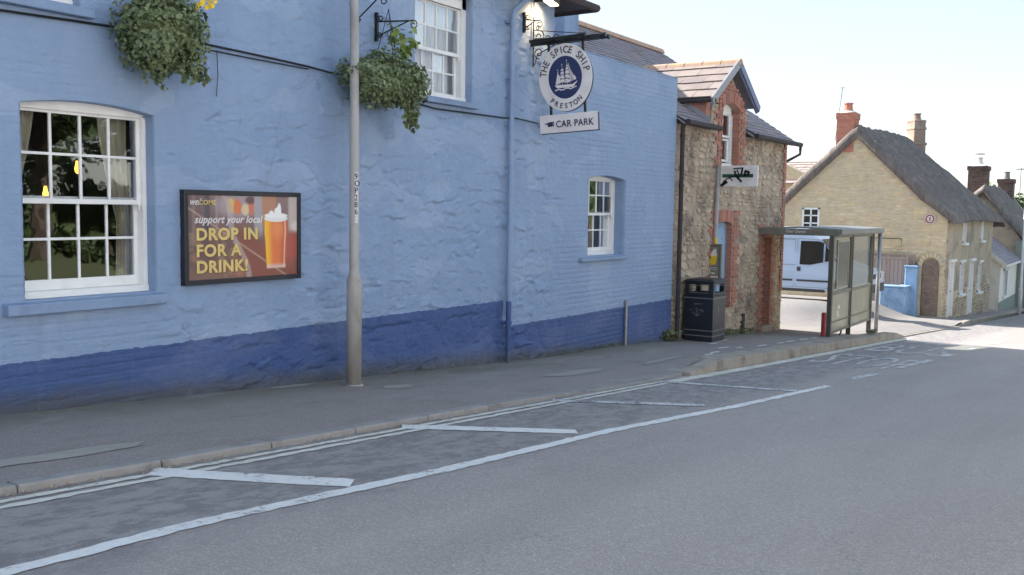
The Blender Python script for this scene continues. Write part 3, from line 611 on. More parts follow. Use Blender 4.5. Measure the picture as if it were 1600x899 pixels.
def drape(parent, xt0, xt1, xb0, xb1, y, z0, z1, mat, folds=5, gather=None, amp=.03):
    nx, nz = folds * 8, 26; V = []; F = []
    for j in range(nz + 1):
        t = j / nz; z = z1 + (z0 - z1) * t
        g = t ** 1.4 if gather is None else min(1, t / gather) ** 1.3 if t < gather else 1 - .25 * (t - gather)
        a = xt0 + (xb0 - xt0) * g; b = xt1 + (xb1 - xt1) * g
        for i in range(nx + 1):
            s = i / nx; V.append((a + (b - a) * s, y + amp * math.sin(s * folds * 2 * math.pi + 1.1 * math.sin(t * 2)) * (1 - .3 * t), z))
    F = [(j * (nx + 1) + i, j * (nx + 1) + i + 1, (j + 1) * (nx + 1) + i + 1, (j + 1) * (nx + 1) + i) for j in range(nz) for i in range(nx)]
    return np_obj('curtain', V, F, mat, parent)
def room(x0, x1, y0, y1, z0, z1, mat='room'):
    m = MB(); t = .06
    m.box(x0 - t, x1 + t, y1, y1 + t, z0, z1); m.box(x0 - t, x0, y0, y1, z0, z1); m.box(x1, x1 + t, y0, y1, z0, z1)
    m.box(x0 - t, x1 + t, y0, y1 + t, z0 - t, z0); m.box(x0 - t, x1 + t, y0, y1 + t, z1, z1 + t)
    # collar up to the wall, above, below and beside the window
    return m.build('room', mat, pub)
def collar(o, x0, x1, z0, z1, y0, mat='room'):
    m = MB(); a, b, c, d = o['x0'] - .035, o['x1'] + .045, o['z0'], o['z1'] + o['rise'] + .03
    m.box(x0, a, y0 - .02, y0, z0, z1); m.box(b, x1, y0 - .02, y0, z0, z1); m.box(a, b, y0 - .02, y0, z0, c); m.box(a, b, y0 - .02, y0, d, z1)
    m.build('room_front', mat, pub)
winL = sash_window(OPEN[0], 4, 2.385, 2.06, 1.70, 1.37, 1.04, .275, 1.32, pub, lab='large sixteen-pane sash window with cream curtains and lit bulbs inside')
winU = sash_window(OPEN[1], 4, 4.13, 3.86, 3.60, 3.34, 3.09, 5.09, 5.95, pub, 'netglass', lab='upper sash window with white net curtains')
winS = sash_window(OPEN[2], 4, 2.125, 1.90, 1.62, 1.34, 1.06, 9.33, 10.33, pub, lab='small sash window in the brick part of the blue wall')
winT = sash_window(OPEN[3], 4, 4.15, 3.95, 3.72, 3.55, 3.36, -.40, .62, pub, 'netglass', lab='upper window whose sill shows at the top left')
room(-.8, 3.2, .30, 3.4, -.3, 2.8, 'roomwarm'); collar(OPEN[0], -.8, 3.2, -.3, 2.8, .30)
room(8.4, 11.9, .38, 2.8, 0, 2.7, 'roomwarm'); collar(OPEN[2], 8.4, 11.9, 0, 2.7, .38)
room(4.3, 7.2, .30, 2.6, 2.85, 4.5, 'room'); collar(OPEN[1], 4.3, 7.2, 2.85, 4.5, .30)
room(-1.2, 1.4, .30, 2.6, 2.88, 4.5, 'room'); collar(OPEN[3], -1.2, 1.4, 2.88, 4.5, .30)
drape(winL, 1.06, 1.34, 1.24, 1.36, .33, .98, 2.40, 'curtain', 4, .62, .02)
drape(winL, .24, .50, .245, .30, .33, .98, 2.40, 'curtain', 3, .62, .02)
drape(winS, 9.80, 10.08, 9.90, 10.06, .40, 1.02, 2.12, 'curtain', 5, None, .02)
drape(winU, 5.02, 6.35, 5.02, 6.35, .33, 3.05, 4.2, 'net', 12, None, .012)
drape(winT, -.4, .62, -.4, .62, .33, 3.3, 4.2, 'net', 9, None, .012)
def sill(x0, x1, y0, z0, z1, d=.12):
    m = MB(); k = 10
    for i in range(k):
        a = x0 + (x1 - x0) * i / k; b = x0 + (x1 - x0) * (i + 1) / k
    m.prism([(x0, y0, z0), (x0, y0 - .0, z1 - .012), (x0, d, z1 + .008), (x0, d, z0)], (x1 - x0, 0, 0))
    return m.build('window_sill', 'sillblue', pub, bevel=.012, seg=3)
sill(.02, 1.44, -.09, .795, .895); sill(4.75, 6.12, -.09, 2.915, 2.99); sill(8.85, 10.42, -.09, .87, .935); sill(-.7, .80, -.09, 3.145, 3.23)
# roof: hipped slates, gutter and soffit at the eave just above the picture
m = MB(); e, yb = -.28, 9.2
m.add([(-9.4, e, 4.62), (8.62, e, 4.62), (8.62, yb, 4.62), (-9.4, yb, 4.62), (-5, 4.4, 8.0), (4.9, 4.4, 8.0)], [(0, 1, 5, 4), (1, 2, 5), (2, 3, 4, 5), (3, 0, 4), (0, 3, 2, 1)])
m.build('roof', 'slate', pub)
m = MB(); m.box(-9.3, 8.60, e + .01, -.01, 4.585, 4.612); m.box(8.07, 8.60, -.008, yb, 4.585, 4.612); m.build('soffit', 'gutter', pub)
m = MB(); m.tube([(-9.4, -.33, 4.60), (8.68, -.33, 4.60), (8.68, 9.2, 4.60)], .06, 8); m.build('gutter', 'gutter', pub)
# rainwater pipe on the front with a swan neck
m = MB(); m.tube([(6.85, -.085, G(6.85) + .05), (6.85, -.085, 4.18), (6.87, -.10, 4.28), (6.95, -.26, 4.45), (6.98, -.33, 4.58)], .037, 12)
for z in (.1, 1.4, 2.75, 4.1): m.lathe((6.85, -.085, z), [(0, .046), (.05, .046)], 12); m.box(6.79, 6.91, -.05, .0, z + .01, z + .04)
m.build('downpipe', 'pipepaint', pub, smooth=False)
m = MB(); m.tube([(12.42, -.10, G(12.4) + .14), (12.42, -.10, 3.18), (12.44, -.13, 3.30)], .042, 12)
for z in (-.3, .9, 2.1, 3.0): m.lathe((12.42, -.10, z), [(0, .052), (.05, .052)], 12)
m.build('downpipe', 'gutter', pub)
m = MB(); m.tube([(10.43, -.05, G(10.4) + .1), (10.43, -.05, .18)], .024, 10); m.lathe((10.43, -.05, -.1), [(0, .03), (.05, .03)], 10); m.lathe((10.43, -.05, -.38), [(0, .03), (.04, .03)], 10)
m.build('vent_pipe', 'galv', pub, label='short galvanised pipe against the dark blue base band')
# cables along the wall
m = MB()
m.tube([(-2, -.03, 3.02), (.07, -.03, 3.09), (.95, -.03, 3.12), (1.5, -.03, 3.12), (1.98, -.03, 3.115), (2.55, -.035, 3.10), (3.2, -.03, 3.08), (3.5, -.03, 3.06), (3.9, -.03, 3.06), (4.7, -.03, 2.90), (5.27, -.04, 2.85), (6.75, -.04, 2.865), (6.95, -.12, 2.87), (7.6, -.04, 2.86)], .011, 6)
m.tube([(1.95, -.03, 3.07), (2.5, -.03, 3.06), (3.2, -.03, 3.055)], .007, 6)
m.tube([(2.05, -.03, 3.08), (2.06, -.03, 2.86), (2.04, -.03, 2.66)], .004, 5)
m.build('cable', 'black', pub)
# pale blue wing behind the parapet
m = MB(); m.box(10.85, 11.36, 1.5, 2.6, 3.9, 5.6); m.build('chimney_stack', 'sillblue', pub, bevel=.02)
m = MB(); m.box(10.80, 11.42, 1.44, 2.66, 5.6, 5.7); m.build('chimney_cap', 'gutter', pub)
# ------------------------------------------------------------------ masonry
def stone_mesh(seed, mat):
    """one irregular rounded stone, unit size in x and z, depth 1 to the back"""
    r_ = random.Random(seed); n = 8; fr = []; md = []; bk = []
    for k in range(n):
        t = 2 * math.pi * (k + .5) / n; c, s = math.cos(t), math.sin(t); q = max(abs(c), abs(s)); e = r_.uniform(.76, 1.0)
        x, z = c / q * .5 * e, s / q * .5 * e
        fr.append((x * .86, -.5 - r_.uniform(0, .2), z * .82)); md.append((x, -.2, z)); bk.append((x, .5, z))
    V = fr + md + bk; F = [tuple(range(n))[::-1]] + [(i, (i + 1) % n, n + (i + 1) % n, n + i) for i in range(n)] + [(n + i, n + (i + 1) % n, 2 * n + (i + 1) % n, 2 * n + i) for i in range(n)]
    me = bpy.data.meshes.new('stone'); me.from_pydata(V, [], F); me.materials.append(MAT[mat]); 
    bm = bmesh.new(); bm.from_mesh(me); bmesh.ops.recalc_face_normals(bm, faces=bm.faces); bm.to_mesh(me); bm.free()
    return me
def pack(a0, a1, z0, z1, h, l, seed, keep, base=None, merge=.0):
    """courses of stones in a wall; returns (a, z, length, height)"""
    r_ = random.Random(seed); out = []; z = z0
    while z < z1:
        hh = r_.uniform(*h); a = a0 - r_.uniform(0, l[1])
        while a < a1:
            ll = r_.uniform(*l); a_, b_ = max(a, a0), min(a + ll, a1)
            if b_ - a_ > .05:
                c = (a_ + b_) / 2; dz = .02 * math.sin(c * 1.9 + z * 2)
                if hh > .14 and r_.random() < .3:
                    k = r_.uniform(.4, .6)
                    for zc, h2 in ((z + hh * k / 2, hh * k), (z + hh * (k + 1) / 2, hh * (1 - k))):
                        if keep(c, zc, b_ - a_, h2): out.append((c, zc + dz, b_ - a_, h2))
                elif keep(c, z + hh / 2, b_ - a_, hh): out.append((c, z + hh / 2 + dz, b_ - a_, hh))
            a += ll
        z += hh
    return out
def lay(stones, parent, place, mat, depth, name='stone', seed=1, limit=300, mort=.022, rank=None):
    """the 300 largest-looking stones as parts, the rest joined"""
    pool = [stone_mesh(100 * seed + k, mat) for k in range(14)]; r_ = random.Random(seed)
    stones = sorted(stones, key=rank or (lambda s: -s[2] * s[3])); inv = wm(parent).inverted(); rest = MB()
    for i, (a, z, ll, hh) in enumerate(stones):
        me = r_.choice(pool); fl = r_.choice((-1, 1)); dd = depth * r_.uniform(.7, 1.25)
        mt = place(a, z) @ Matrix.Rotation(r_.uniform(-.05, .05), 4, 'Y') @ Matrix.Diagonal((max(.03, ll - mort) * fl, dd, max(.03, hh - mort), 1))
        if i < limit:
            o = bpy.data.objects.new(name, me); COL.objects.link(o); o.parent = parent; o.matrix_local = inv @ mt
        else: rest.add([mt @ v.co for v in me.vertices], [tuple(p.vertices) for p in me.polygons])
    if rest.v: rest.build(name + 'work', mat, parent, kind='stuff')
def bricks(cells, parent, mat, name, depth=.012, y=0.0):
    """cells: (x0,x1,z0,z1) boxes on a wall facing -y"""
    m = MB()
    for c in cells:
        x0, x1, z0, z1 = c[:4]; g = .005; yy = y - depth + rnd.uniform(-.004, .003)
        m.add([(x0 + g, yy, z0 + g), (x1 - g, yy, z0 + g), (x1 - g, yy, z1 - g), (x0 + g, yy, z1 - g), (x0 + g, y + .03, z0 + g), (x1 - g, y + .03, z0 + g), (x1 - g, y + .03, z1 - g), (x0 + g, y + .03, z1 - g)],
              [(0, 1, 2, 3), (0, 4, 5, 1), (1, 5, 6, 2), (2, 6, 7, 3), (3, 7, 4, 0)])
    o = m.build(name, mat, parent, kind='stuff'); return o

# ------------------------------------------------------------------ rubble stone house with a dormer
sh = thing('stone_house', 'rubble stone house with brick trimmed dormer, slate roof and blue blocked window', 'house', (15.5, 0, G(15.5)))
EZ = 3.30                                        # eaves
def in_open(x, z, e=0):
    return (14.38 - e < x < 15.30 + e and z < 1.46 + e and z > -.33 - e) or (17.28 - e < x < 17.86 + e and z < 1.10 + e) or (14.58 - e < x < 15.53 + e and 2.55 - e < z < 3.92)
def brickzone(x, z):
    j = .11 if int(math.floor(z / .23)) % 2 else 0
    if 14.38 - .17 - j < x < 15.30 + .24 + j and -.33 < z < 1.46 + .26: return True
    if 17.28 - .26 - j < x < 17.86 + .05 and z < 1.10 + .26: return True
    if 17.86 < x < 17.86 + .12 + j and z < 1.36: return True
    if x > 18.66 - .14 - j and z > -.2: return True
    if 14.58 - .26 - j * .8 < x < 15.53 + .27 + j and z > 2.5: return True
    return False
def tri(x, z):       # dormer gable
    return z < 4.46 - abs(x - 14.98) * .62
def keep(x, z, l, h):
    if z < G(x) + .05: return False
    if in_open(x, z, .05): return False
    if brickzone(x, z) or brickzone(x - l * .3, z) or brickzone(x + l * .3, z): return False
    if z + h / 2 < EZ + .02: return True
    return 13.98 < x < 15.98 and tri(x, z + h * .4)
# backing wall with openings, set behind the stone faces
m = MB(); yf = .012
def wallbox(x0, x1, z0, z1): m.box(x0, x1, yf, .34, z0, z1)
m.box(12.32, 14.38, yf, .40, -1.4, EZ); m.box(15.30, 15.53, yf, .40, -1.4, 2.55); m.box(15.53, 17.28, yf, .40, -1.4, EZ); m.box(17.86, 18.70, yf, .40, -1.4, EZ)
m.box(14.38, 15.30, yf, .40, -1.4, -.33); m.box(14.38, 15.30, yf, .40, 1.46, 2.55); m.box(17.28, 17.86, yf, .40, 1.10, EZ)
m.box(14.02, 14.58, yf + .003, .34, EZ, 3.78); m.box(15.53, 15.96, yf + .003, .34, EZ, 3.78);
m.box(14.38, 14.58, yf, .38, 2.55, EZ)
m.prism([(14.58, yf + .004, 3.88), (15.53, yf + .004, 3.88), (15.90, yf + .004, 3.79), (14.98, yf + .004, 4.44), (14.06, yf + .004, 3.79)], (0, .3, 0))
m.box(18.40, 18.695, .40, 6.6, -1.4, EZ); m.box(12.33, 18.4, 6.4, 6.7, -1.4, EZ)
m.add([(18.69, -.0, EZ), (18.69, 6.9, EZ), (18.69, 3.45, 5.60), (18.45, 0, EZ), (18.45, 6.9, EZ), (18.45, 3.45, 5.60)], [(0, 1, 2), (3, 5, 4), (0, 2, 5, 3), (1, 4, 5, 2), (0, 3, 4, 1)])
m.build('wall', 'mortar', sh)
rs = random.Random(77); stones = [s for s in pack(12.34, 18.68, G(18.7) - .1, 4.5, (.05, .17), (.08, .42), 5, keep) if rs.random() > .12 + .25 * (math.sin(s[0] * 2.3 + s[1] * 1.7) > .55)]
lay(stones, sh, lambda a, z: Matrix.Translation((a, .018, z)), 'stone', .05, seed=3, mort=.014)
# the right-hand end wall, seen only from the side
es = pack(.05, 6.5, -1.3, 5.8, (.12, .22), (.18, .5), 15, lambda y, z, l, h: z < EZ or z < 5.45 - abs(y - 3.45) * .70 - .1)
lay(es, sh, lambda a, z: Matrix.Translation((18.70, a, z)) @ Matrix.Rotation(R(90), 4, 'Z'), 'stone', .05, seed=4, limit=0)
# brick dressings
cells = []
def brick_field(x0, x1, z0, z1, test):
    r_ = 0; z = z0
    while z < z1:
        x = x0 - (.11 if r_ % 2 else 0); i = 0
        while x < x1:
            l = .215 if (i + r_) % 2 else .11
            a, b = max(x, x0), min(x + l + .01, x1)
            if b - a > .04 and test((a + b) / 2, z + .035): cells.append((a, b, z, z + .073))
            x += l + .01; i += 1
        z += .0755; r_ += 1
brick_field(13.9, 18.69, -1.32, 4.5, lambda x, z: brickzone(x, z) and not in_open(x, z, .01) and z > G(x) + .06 and (z < EZ or (tri(x, z + .06) and abs(x - 14.98) < 1)) and not (14.38 < x < 15.30 and 1.4 < z < 1.75) and not (17.2 < x < 17.95 and 1.1 < z < 1.40))
bricks(cells, sh, 'brick', 'brick_dressing')
# arched heads of upright bricks
def arch_bricks(xa, xb, z0, rise, hh, nm):
    m = MB(); n = int((xb - xa) / .078); c = (xa + xb) / 2; hw = (xb - xa) / 2
    def zz(x): return z0 + rise * (1 - ((x - c) / hw) ** 2)
    for i in range(n):
        a = xa + (xb - xa) * i / n + .004; b = xa + (xb - xa) * (i + 1) / n - .004; k = .10 / hw; y = -.016 + rnd.uniform(-.004, .003)
        at, bt = a + (a - c) * k, b + (b - c) * k
        m.prism([(a, y, zz(a)), (b, y, zz(b)), (bt, y, zz(b) + hh), (at, y, zz(a) + hh)], (0, .05, 0))
    m.build(nm, 'brick', sh, kind='stuff')
    m = MB(); N = 10; P = [(xa + (xb - xa) * i / N, .014, zz(xa + (xb - xa) * i / N)) for i in range(N + 1)]
    m.prism(P + [(xb, .014, z0 + .3), (xa, .014, z0 + .3)], (0, .34, 0)); m.build('arch_backing', 'brickmortar', sh)
arch_bricks(14.38, 15.30, 1.40, .07, .24, 'arch_bricks'); arch_bricks(17.26, 17.88, 1.06, .05, .23, 'arch_bricks'); arch_bricks(14.56, 15.55, 3.74, .13, .22, 'arch_bricks')
# brick reveals of the recesses
m = MB(); 
for (a, b, yb_, za_, zb_) in ((15.296, 15.33, .36, -.33, 1.44), (14.35, 14.384, .36, -.33, 1.44), (17.856, 17.89, .36, -1.2, 1.08), (17.25, 17.284, .36, -1.2, 1.08), (15.526, 15.56, .3, 2.55, 3.80), (14.55, 14.584, .3, 2.55, 3.80)):
    m = MB(); z_ = za_; i_ = 0
    while z_ < zb_ - .02:
        zt_ = min(z_ + .075, zb_); y_ = -.004
        for w__ in ((.10, .11, .2) if i_ % 2 else (.2, .11, .11)):
            y2_ = min(y_ + w__, yb_)
            if y2_ - y_ > .02: m.box(a, b, y_ + .003, y2_ - .003, z_ + .004, zt_ - .004)
            y_ = y2_
        z_ += .0755; i_ += 1
    m.build('reveal', 'brick', sh, kind='stuff')
    m = MB(); e_ = .003; m.box(a + e_, b - e_, 0, yb_, za_, zb_); m.build('reveal_mortar', 'brickmortar', sh)
m = MB()
for k in range(4): m.box(14.385 + .23 * k, 14.385 + .23 * k + .222, .125, .16, -.33, 1.46)
m.box(14.39, 15.29, .115, .126, 1.00, 1.06); m.build('blue_shutter', 'lowblue', sh, bevel=.004, label='pale blue boarded panel filling the brick arched window')
m = MB(); m.box(17.285, 17.855, .30, .33, -1.25, 1.12); m.build('blocked_doorway', 'brick', sh, label='bricked up doorway recess')
m = MB(); m.box(17.22, 17.92, -.06, .3, G(17.5) + .08, G(17.5) + .24); m.build('door_step', 'hikerb', sh, bevel=.015)
m = MB(); m.box(16.02, 16.14, -.045, .03, G(16) + .1, -.52); m.build('cut_off_pipe', 'gutter', sh, bevel=.01)
# dormer window
dw = dict(x0=14.58, x1=15.53, z0=2.55, z1=3.74, rise=.12, d=.15)
f = MB(); f.box(14.55, 14.66, .15, .26, 2.55, 3.86); f.box(15.44, 15.56, .15, .26, 2.55, 3.86); f.box(14.55, 15.56, .13, .26, 2.55, 2.66)
c = 15.055; N = 10
P = [(14.60 + .91 * i / N, .15, 3.76 + .11 * (1 - ((14.60 + .91 * i / N - c) / .46) ** 2)) for i in range(N + 1)]
f.prism([(14.6, .15, 3.66)] + P + [(15.51, .15, 3.66)], (0, .1, 0)); dwin = f.build('window', 'white', sh, bevel=.004, label='arched white dormer sash window')
s = MB()
for (ya, za, zb) in ((.17, 3.19, 3.68), (.20, 2.70, 3.17)):
    s.box(14.66, 14.72, ya, ya + .04, za, zb); s.box(15.38, 15.44, ya, ya + .04, za, zb); s.box(14.72, 15.38, ya, ya + .04, za, za + .045); s.box(14.72, 15.38, ya, ya + .04, zb - .04, zb)
    s.box(15.035, 15.06, ya + .005, ya + .035, za + .045, zb - .04)
s.build('sash', 'white', dwin, bevel=.003)
for (ya, za, zb) in ((.19, 3.2, 3.67), (.22, 2.72, 3.16)):
    for a, b in ((14.72, 15.04), (15.055, 15.38)):
        g = MB(); g.add([(a, ya, za), (b, ya, za), (b, ya, zb), (a, ya, zb)], [(0, 1, 2, 3)]); g.build('pane', 'glass', dwin)
m = MB(); m.box(14.5, 15.6, 1.2, 1.25, 2.4, 3.9); m.box(14.45, 14.5, .3, 1.25, 2.4, 3.9); m.box(15.6, 15.65, .3, 1.25, 2.4, 3.9); m.box(14.45, 15.65, .3, 1.25, 2.35, 2.4); m.build('room', 'roomwarm', sh)
drape(dwin, 14.75, 14.95, 14.75, 14.92, .34, 2.7, 3.7, 'net', 3, None, .01); drape(dwin, 15.15, 15.37, 15.2, 15.37, .34, 2.7, 3.7, 'net', 3, None, .01)

# slates: overlapping thin plates, laid on a plane given by origin, along-eave and up-slope vectors
def slates(parent, org, along, up, L, Hf, wdt, exp, mat, name, start=None, parts=False, seed=1, th=.012, keepf=None, ragged=.012):
    org = Vector(org); a = Vector(along).normalized(); u = Vector(up).normalized(); nrm = a.cross(u); nrm = nrm if nrm.z > 0 else -nrm
    r_ = random.Random(seed); m = MB(); rows = int(Hf / exp) + 1; H = Hf; cnt = 0
    pool = []
    for j in range(rows):
        s0 = j * exp; off = (wdt / 2 if j % 2 else 0) + r_.uniform(-.02, .02); n = int(L / wdt) + 2
        for i in range(-1, n):
            x0 = i * wdt + off + .003; x1 = x0 + wdt - .006; x0 = max(x0, 0); x1 = min(x1, L)
            if x1 - x0 < .03: continue
            if keepf and not keepf((x0 + x1) / 2, s0 + exp * .5): continue
            l2 = min(exp * 1.35, H - s0 + .02); rg = r_.uniform(-ragged, ragged); lf = r_.uniform(0, .008); dx = r_.uniform(-.004, .004)
            P = []
            for (x, s, h) in ((x0, s0 + rg, th * 1.9 + lf), (x1, s0 + rg + r_.uniform(-.004, .004), th * 1.9 + lf), (x1, s0 + l2, th * .6), (x0, s0 + l2, th * .6)):
                P.append(org + a * (x + dx) + u * s + nrm * h)
            Q = [p - nrm * th for p in P]
            if parts and cnt < 300:
                q = MB(); q.add(P + Q, [(0, 1, 2, 3), (7, 6, 5, 4), (0, 4, 5, 1), (1, 5, 6, 2), (2, 6, 7, 3), (3, 7, 4, 0)]); q.build('roof_tile' if 'tile' in name else 'slate', mat, parent); cnt += 1
            else: m.add(P + Q, [(0, 1, 2, 3), (7, 6, 5, 4), (0, 4, 5, 1), (1, 5, 6, 2), (2, 6, 7, 3), (3, 7, 4, 0)])
    if m.v: m.build(name, mat, parent, kind='stuff')
RX0, RX1 = 8.12, 18.98; EY = -.16; RY, RZ = 3.45, 5.72
upv = Vector((0, RY - EY, RZ - (EZ + .02))); Lr = upv.length; un = upv.normalized()
m = MB()
zy = lambda y: EZ - .03 + (y - EY) * upv.z / upv.y
for xa, xb, ys_ in ((12.33, 14.03, EY), (14.03, 15.93, .38), (15.93, RX1, EY)):
    m.add([(xa, ys_, zy(ys_)), (xb, ys_, zy(ys_)), (xb, RY, RZ - .03), (xa, RY, RZ - .03), (xa, ys_, zy(ys_) - .04), (xb, ys_, zy(ys_) - .04), (xb, RY, RZ - .07), (xa, RY, RZ - .07)], [(0, 1, 2, 3), (7, 6, 5, 4), (0, 4, 5, 1), (1, 5, 6, 2), (3, 7, 4, 0)])
m.add([(12.33, RY, RZ - .03), (RX1, RY, RZ - .03), (RX1, 7.05, EZ), (12.33, 7.05, EZ)], [(0, 1, 2, 3)])
m.build('roof', 'slate', sh)
m = MB(); y1 = .30; z1 = EZ + (y1 - EY) * upv.z / upv.y
m.add([(8.12, y1, z1 - .03), (12.31, y1, z1 - .03), (12.31, RY, RZ - .03), (8.12, RY, RZ - .03), (8.12, 6.6, EZ), (12.31, 6.6, EZ), (8.12, y1, 3.2), (12.31, y1, 3.2), (8.12, 6.6, 3.2), (12.31, 6.6, 3.2)], [(0, 1, 2, 3), (3, 2, 5, 4), (6, 8, 9, 7), (0, 3, 4, 8, 6), (1, 7, 9, 5, 2)])
m.build('roof', 'slate', pub)
def inpub(x, s): return True
slates(pub, (8.12, y1, z1 - .02), (1, 0, 0), un, 4.19, Lr - (y1 - EY) / un.y, .25, .17, 'slate', 'slates', seed=5)
def notdorm(x, s):
    X_ = 12.33 + x; y = EY + s * un.y; z = EZ + s * un.z
    return not (13.96 < X_ < 16.0 and z < 4.45 - abs(X_ - 14.98) * .62 )
slates(sh, (12.33, EY, EZ - .01), (1, 0, 0), un, 6.66, Lr, .25, .17, 'slate', 'slates', seed=6, keepf=notdorm)
dn = Vector((0, 7.05 - RY, EZ - RZ)).normalized()
for par, xa, xb in ((pub, 8.12, 12.32), (sh, 12.33, 18.98)):
    m = MB(); x = xa
    while x < xb - .1:
        l = .42; b_ = min(x + l, xb); m.prism([(x, RY - .13, RZ - .06), (x, RY - .09, RZ + .035), (x, RY, RZ + .085), (x, RY + .09, RZ + .035), (x, RY + .13, RZ - .06)], (b_ - x - .012, 0, 0)); x += l
    m.build('ridge_tiles', 'ridge', par, bevel=.01)
# dormer roof: stone tiles, each a part; clay ridge; bargeboards
DX, DZ = 14.98, 4.66; DE = (13.68, 3.83); DR = (16.12, 3.90)
DB = 2.4
m = MB()
for (ex, ez) in (DE, DR):
    m.prism([(ex, -.14, ez - .05), (DX, -.14, DZ - .05), (DX, -.14, DZ - .01), (ex, -.14, ez - .01)], (0, DB + .14, 0))
m.build('dormer_roof', 'lead', sh)
upL = Vector((DX - DE[0], 0, DZ - DE[1])); upR = Vector((DX - DR[0], 0, DZ - DR[1]))
slates(sh, (DE[0] - .03, -.18, DE[1]), (0, 1, 0), upL, 2.5, upL.length, .46, .33, 'tile', 'roof_tile', parts=True, seed=8, th=.02, ragged=.01)
slates(sh, (DR[0] + .03, -.18, DR[1] - .03), (0, 1, 0), upR, 2.5, upR.length, .46, .33, 'tile', 'roof_tile', parts=True, seed=9, th=.02)
m = MB(); y = -.2
while y < 2.2:
    m.prism([(DX - .13, y, DZ - .05), (DX - .08, y, DZ + .05), (DX, y, DZ + .09), (DX + .08, y, DZ + .05), (DX + .13, y, DZ - .05)], (0, .39, 0)); y += .4
m.build('dormer_ridge_tiles', 'ridge', sh, bevel=.01)
for (ex, ez) in (DE, DR):
    m = MB(); a = Vector((ex, -.17, ez - .01)); b = Vector((DX, -.17, DZ + .0)); m.bar(a + (a - b).normalized() * .1, b, .045, .15, up=(0, 0, 1)); 
    m.build('bargeboard', 'barge' if ex > 15 else 'lead', sh, bevel=.006)
    m = MB(); a = Vector((ex, -.135, ez - .1)); b = Vector((DX, -.135, DZ - .1)); m.bar(a + (a - b).normalized() * .05, b, .04, .06); m.build('bargeboard_trim', 'barge', sh)
# dormer cheeks hung with brick and lead flashing stepping down the slates
m = MB()
m.prism([(13.79, .03, 3.2), (13.79, .03, 3.80), (13.79, .74, 3.80)], (.2, 0, 0)); m.prism([(15.92, .02, 3.2), (15.92, .02, 3.80), (15.92, .72, 3.80)], (.04, 0, 0))
m.build('dormer_cheek', 'brick', sh)
m = MB(); m.bar((13.775, -.05, EZ + .10), (13.775, .72, EZ + .60), .02, .15); m.build('flashing', 'lead', sh)
for (xa, xb) in ((12.36, 13.95), (15.98, 19.06)):
    m = MB(); m.tube([(xa, EY - .06, EZ - .03), (xb, EY - .06, EZ - .03)], .055, 8); m.box(xa, xb, EY + .02, .0, EZ - .045, EZ - .02); m.build('gutter', 'gutter', sh)
m = MB(); m.tube([(13.70, -.2, 3.79), (13.70, 2.3, 3.79)], .035, 8); m.build('dormer_gutter', 'gutter', sh)
m = MB(); m.tube([(19.02, EY - .06, EZ - .05), (19.02, EY - .05, EZ - .25), (18.95, -.03, EZ - .36), (18.80, .02, EZ - .42)], .035, 8)
m.build('gutter_outlet', 'gutter', sh, smooth=True)

# ------------------------------------------------------------------ thatched cottage across the yard
def thatch_field(name, parent, x0, x1, y0, y1, ztop, thick, nx, ny, seed, mat='thatch'):
    xs = np.linspace(x0, x1, nx); ys = np.linspace(y0, y1, ny); XX, YY = np.meshgrid(xs, ys, indexing='ij'); ZT = ztop(XX, YY)
    nz = (fbm(XX, YY, 3.5, seed, 4) - .5) * .16 + (fbm(XX * 3, YY, 7, seed + 5, 3) - .5) * .07 + (fbm(XX, YY * 1, .6, seed + 8, 2) - .5) * .16; ZT = ZT + nz
    edge = np.minimum(np.minimum((XX - x0), (x1 - XX)) / .22, np.minimum(YY - y0, y1 - YY) / .22); ro = np.clip(1 - edge, 0, 1) ** 2; ZT = ZT - ro * .16
    ZB = ztop(XX, YY) - thick * (.46 + .54 * np.clip((YY - y0) / 1.2, 0, 1)) + (fbm(XX, YY, 5, seed + 3, 3) - .5) * .06 + ro * .03
    top = np.stack([XX, YY, ZT], -1).reshape(-1, 3); bot = np.stack([XX, YY, ZB], -1).reshape(-1, 3); n = ny; N = nx * ny
    i, j = np.meshgrid(np.arange(nx - 1), np.arange(ny - 1), indexing='ij'); i = i.ravel(); j = j.ravel()
    F1 = np.stack([i * n + j, (i + 1) * n + j, (i + 1) * n + j + 1, i * n + j + 1], 1); F2 = F1[:, ::-1] + N
    def wall_(a): a = np.array(a); return np.stack([a[:-1], a[1:], a[1:] + N, a[:-1] + N], 1)
    W = [wall_([q * n for q in range(nx)])[:, ::-1], wall_([q * n + n - 1 for q in range(nx)]), wall_(list(range(n))), wall_([(nx - 1) * n + q for q in range(n)])[:, ::-1]]
    return np_obj(name, np.concatenate([top, bot]), np.concatenate([F1, F2] + W), mat, parent)
GX = 34.5
ct = thing('thatched_cottage', 'honey stone cottage with grey thatched roof and red brick gable chimney', 'cottage', (40, 2, G(40)))
RYC, RZC = 2.35, 5.18
def ztopc(x, y):
    f = RZC - (RYC - y) * .985; b = RZC - (y - RYC) * .95; h = RZC - (x - 45.2) * .98 + .1
    k = .35; a = np.minimum(f, b); s = -k * np.log(np.exp(-a / k) + np.exp(-h / k) + 1e-12)
    a2 = np.minimum(s, RZC - .02); return a2 + .05 * np.sin(x * .5)
thatch_field('thatched_roof', ct, 34.36, 49.0, -1.27, 6.2, ztopc, .56, 230, 130, 201)
ridgez = lambda y: RZC - abs(y - RYC) * 1.0 - .42
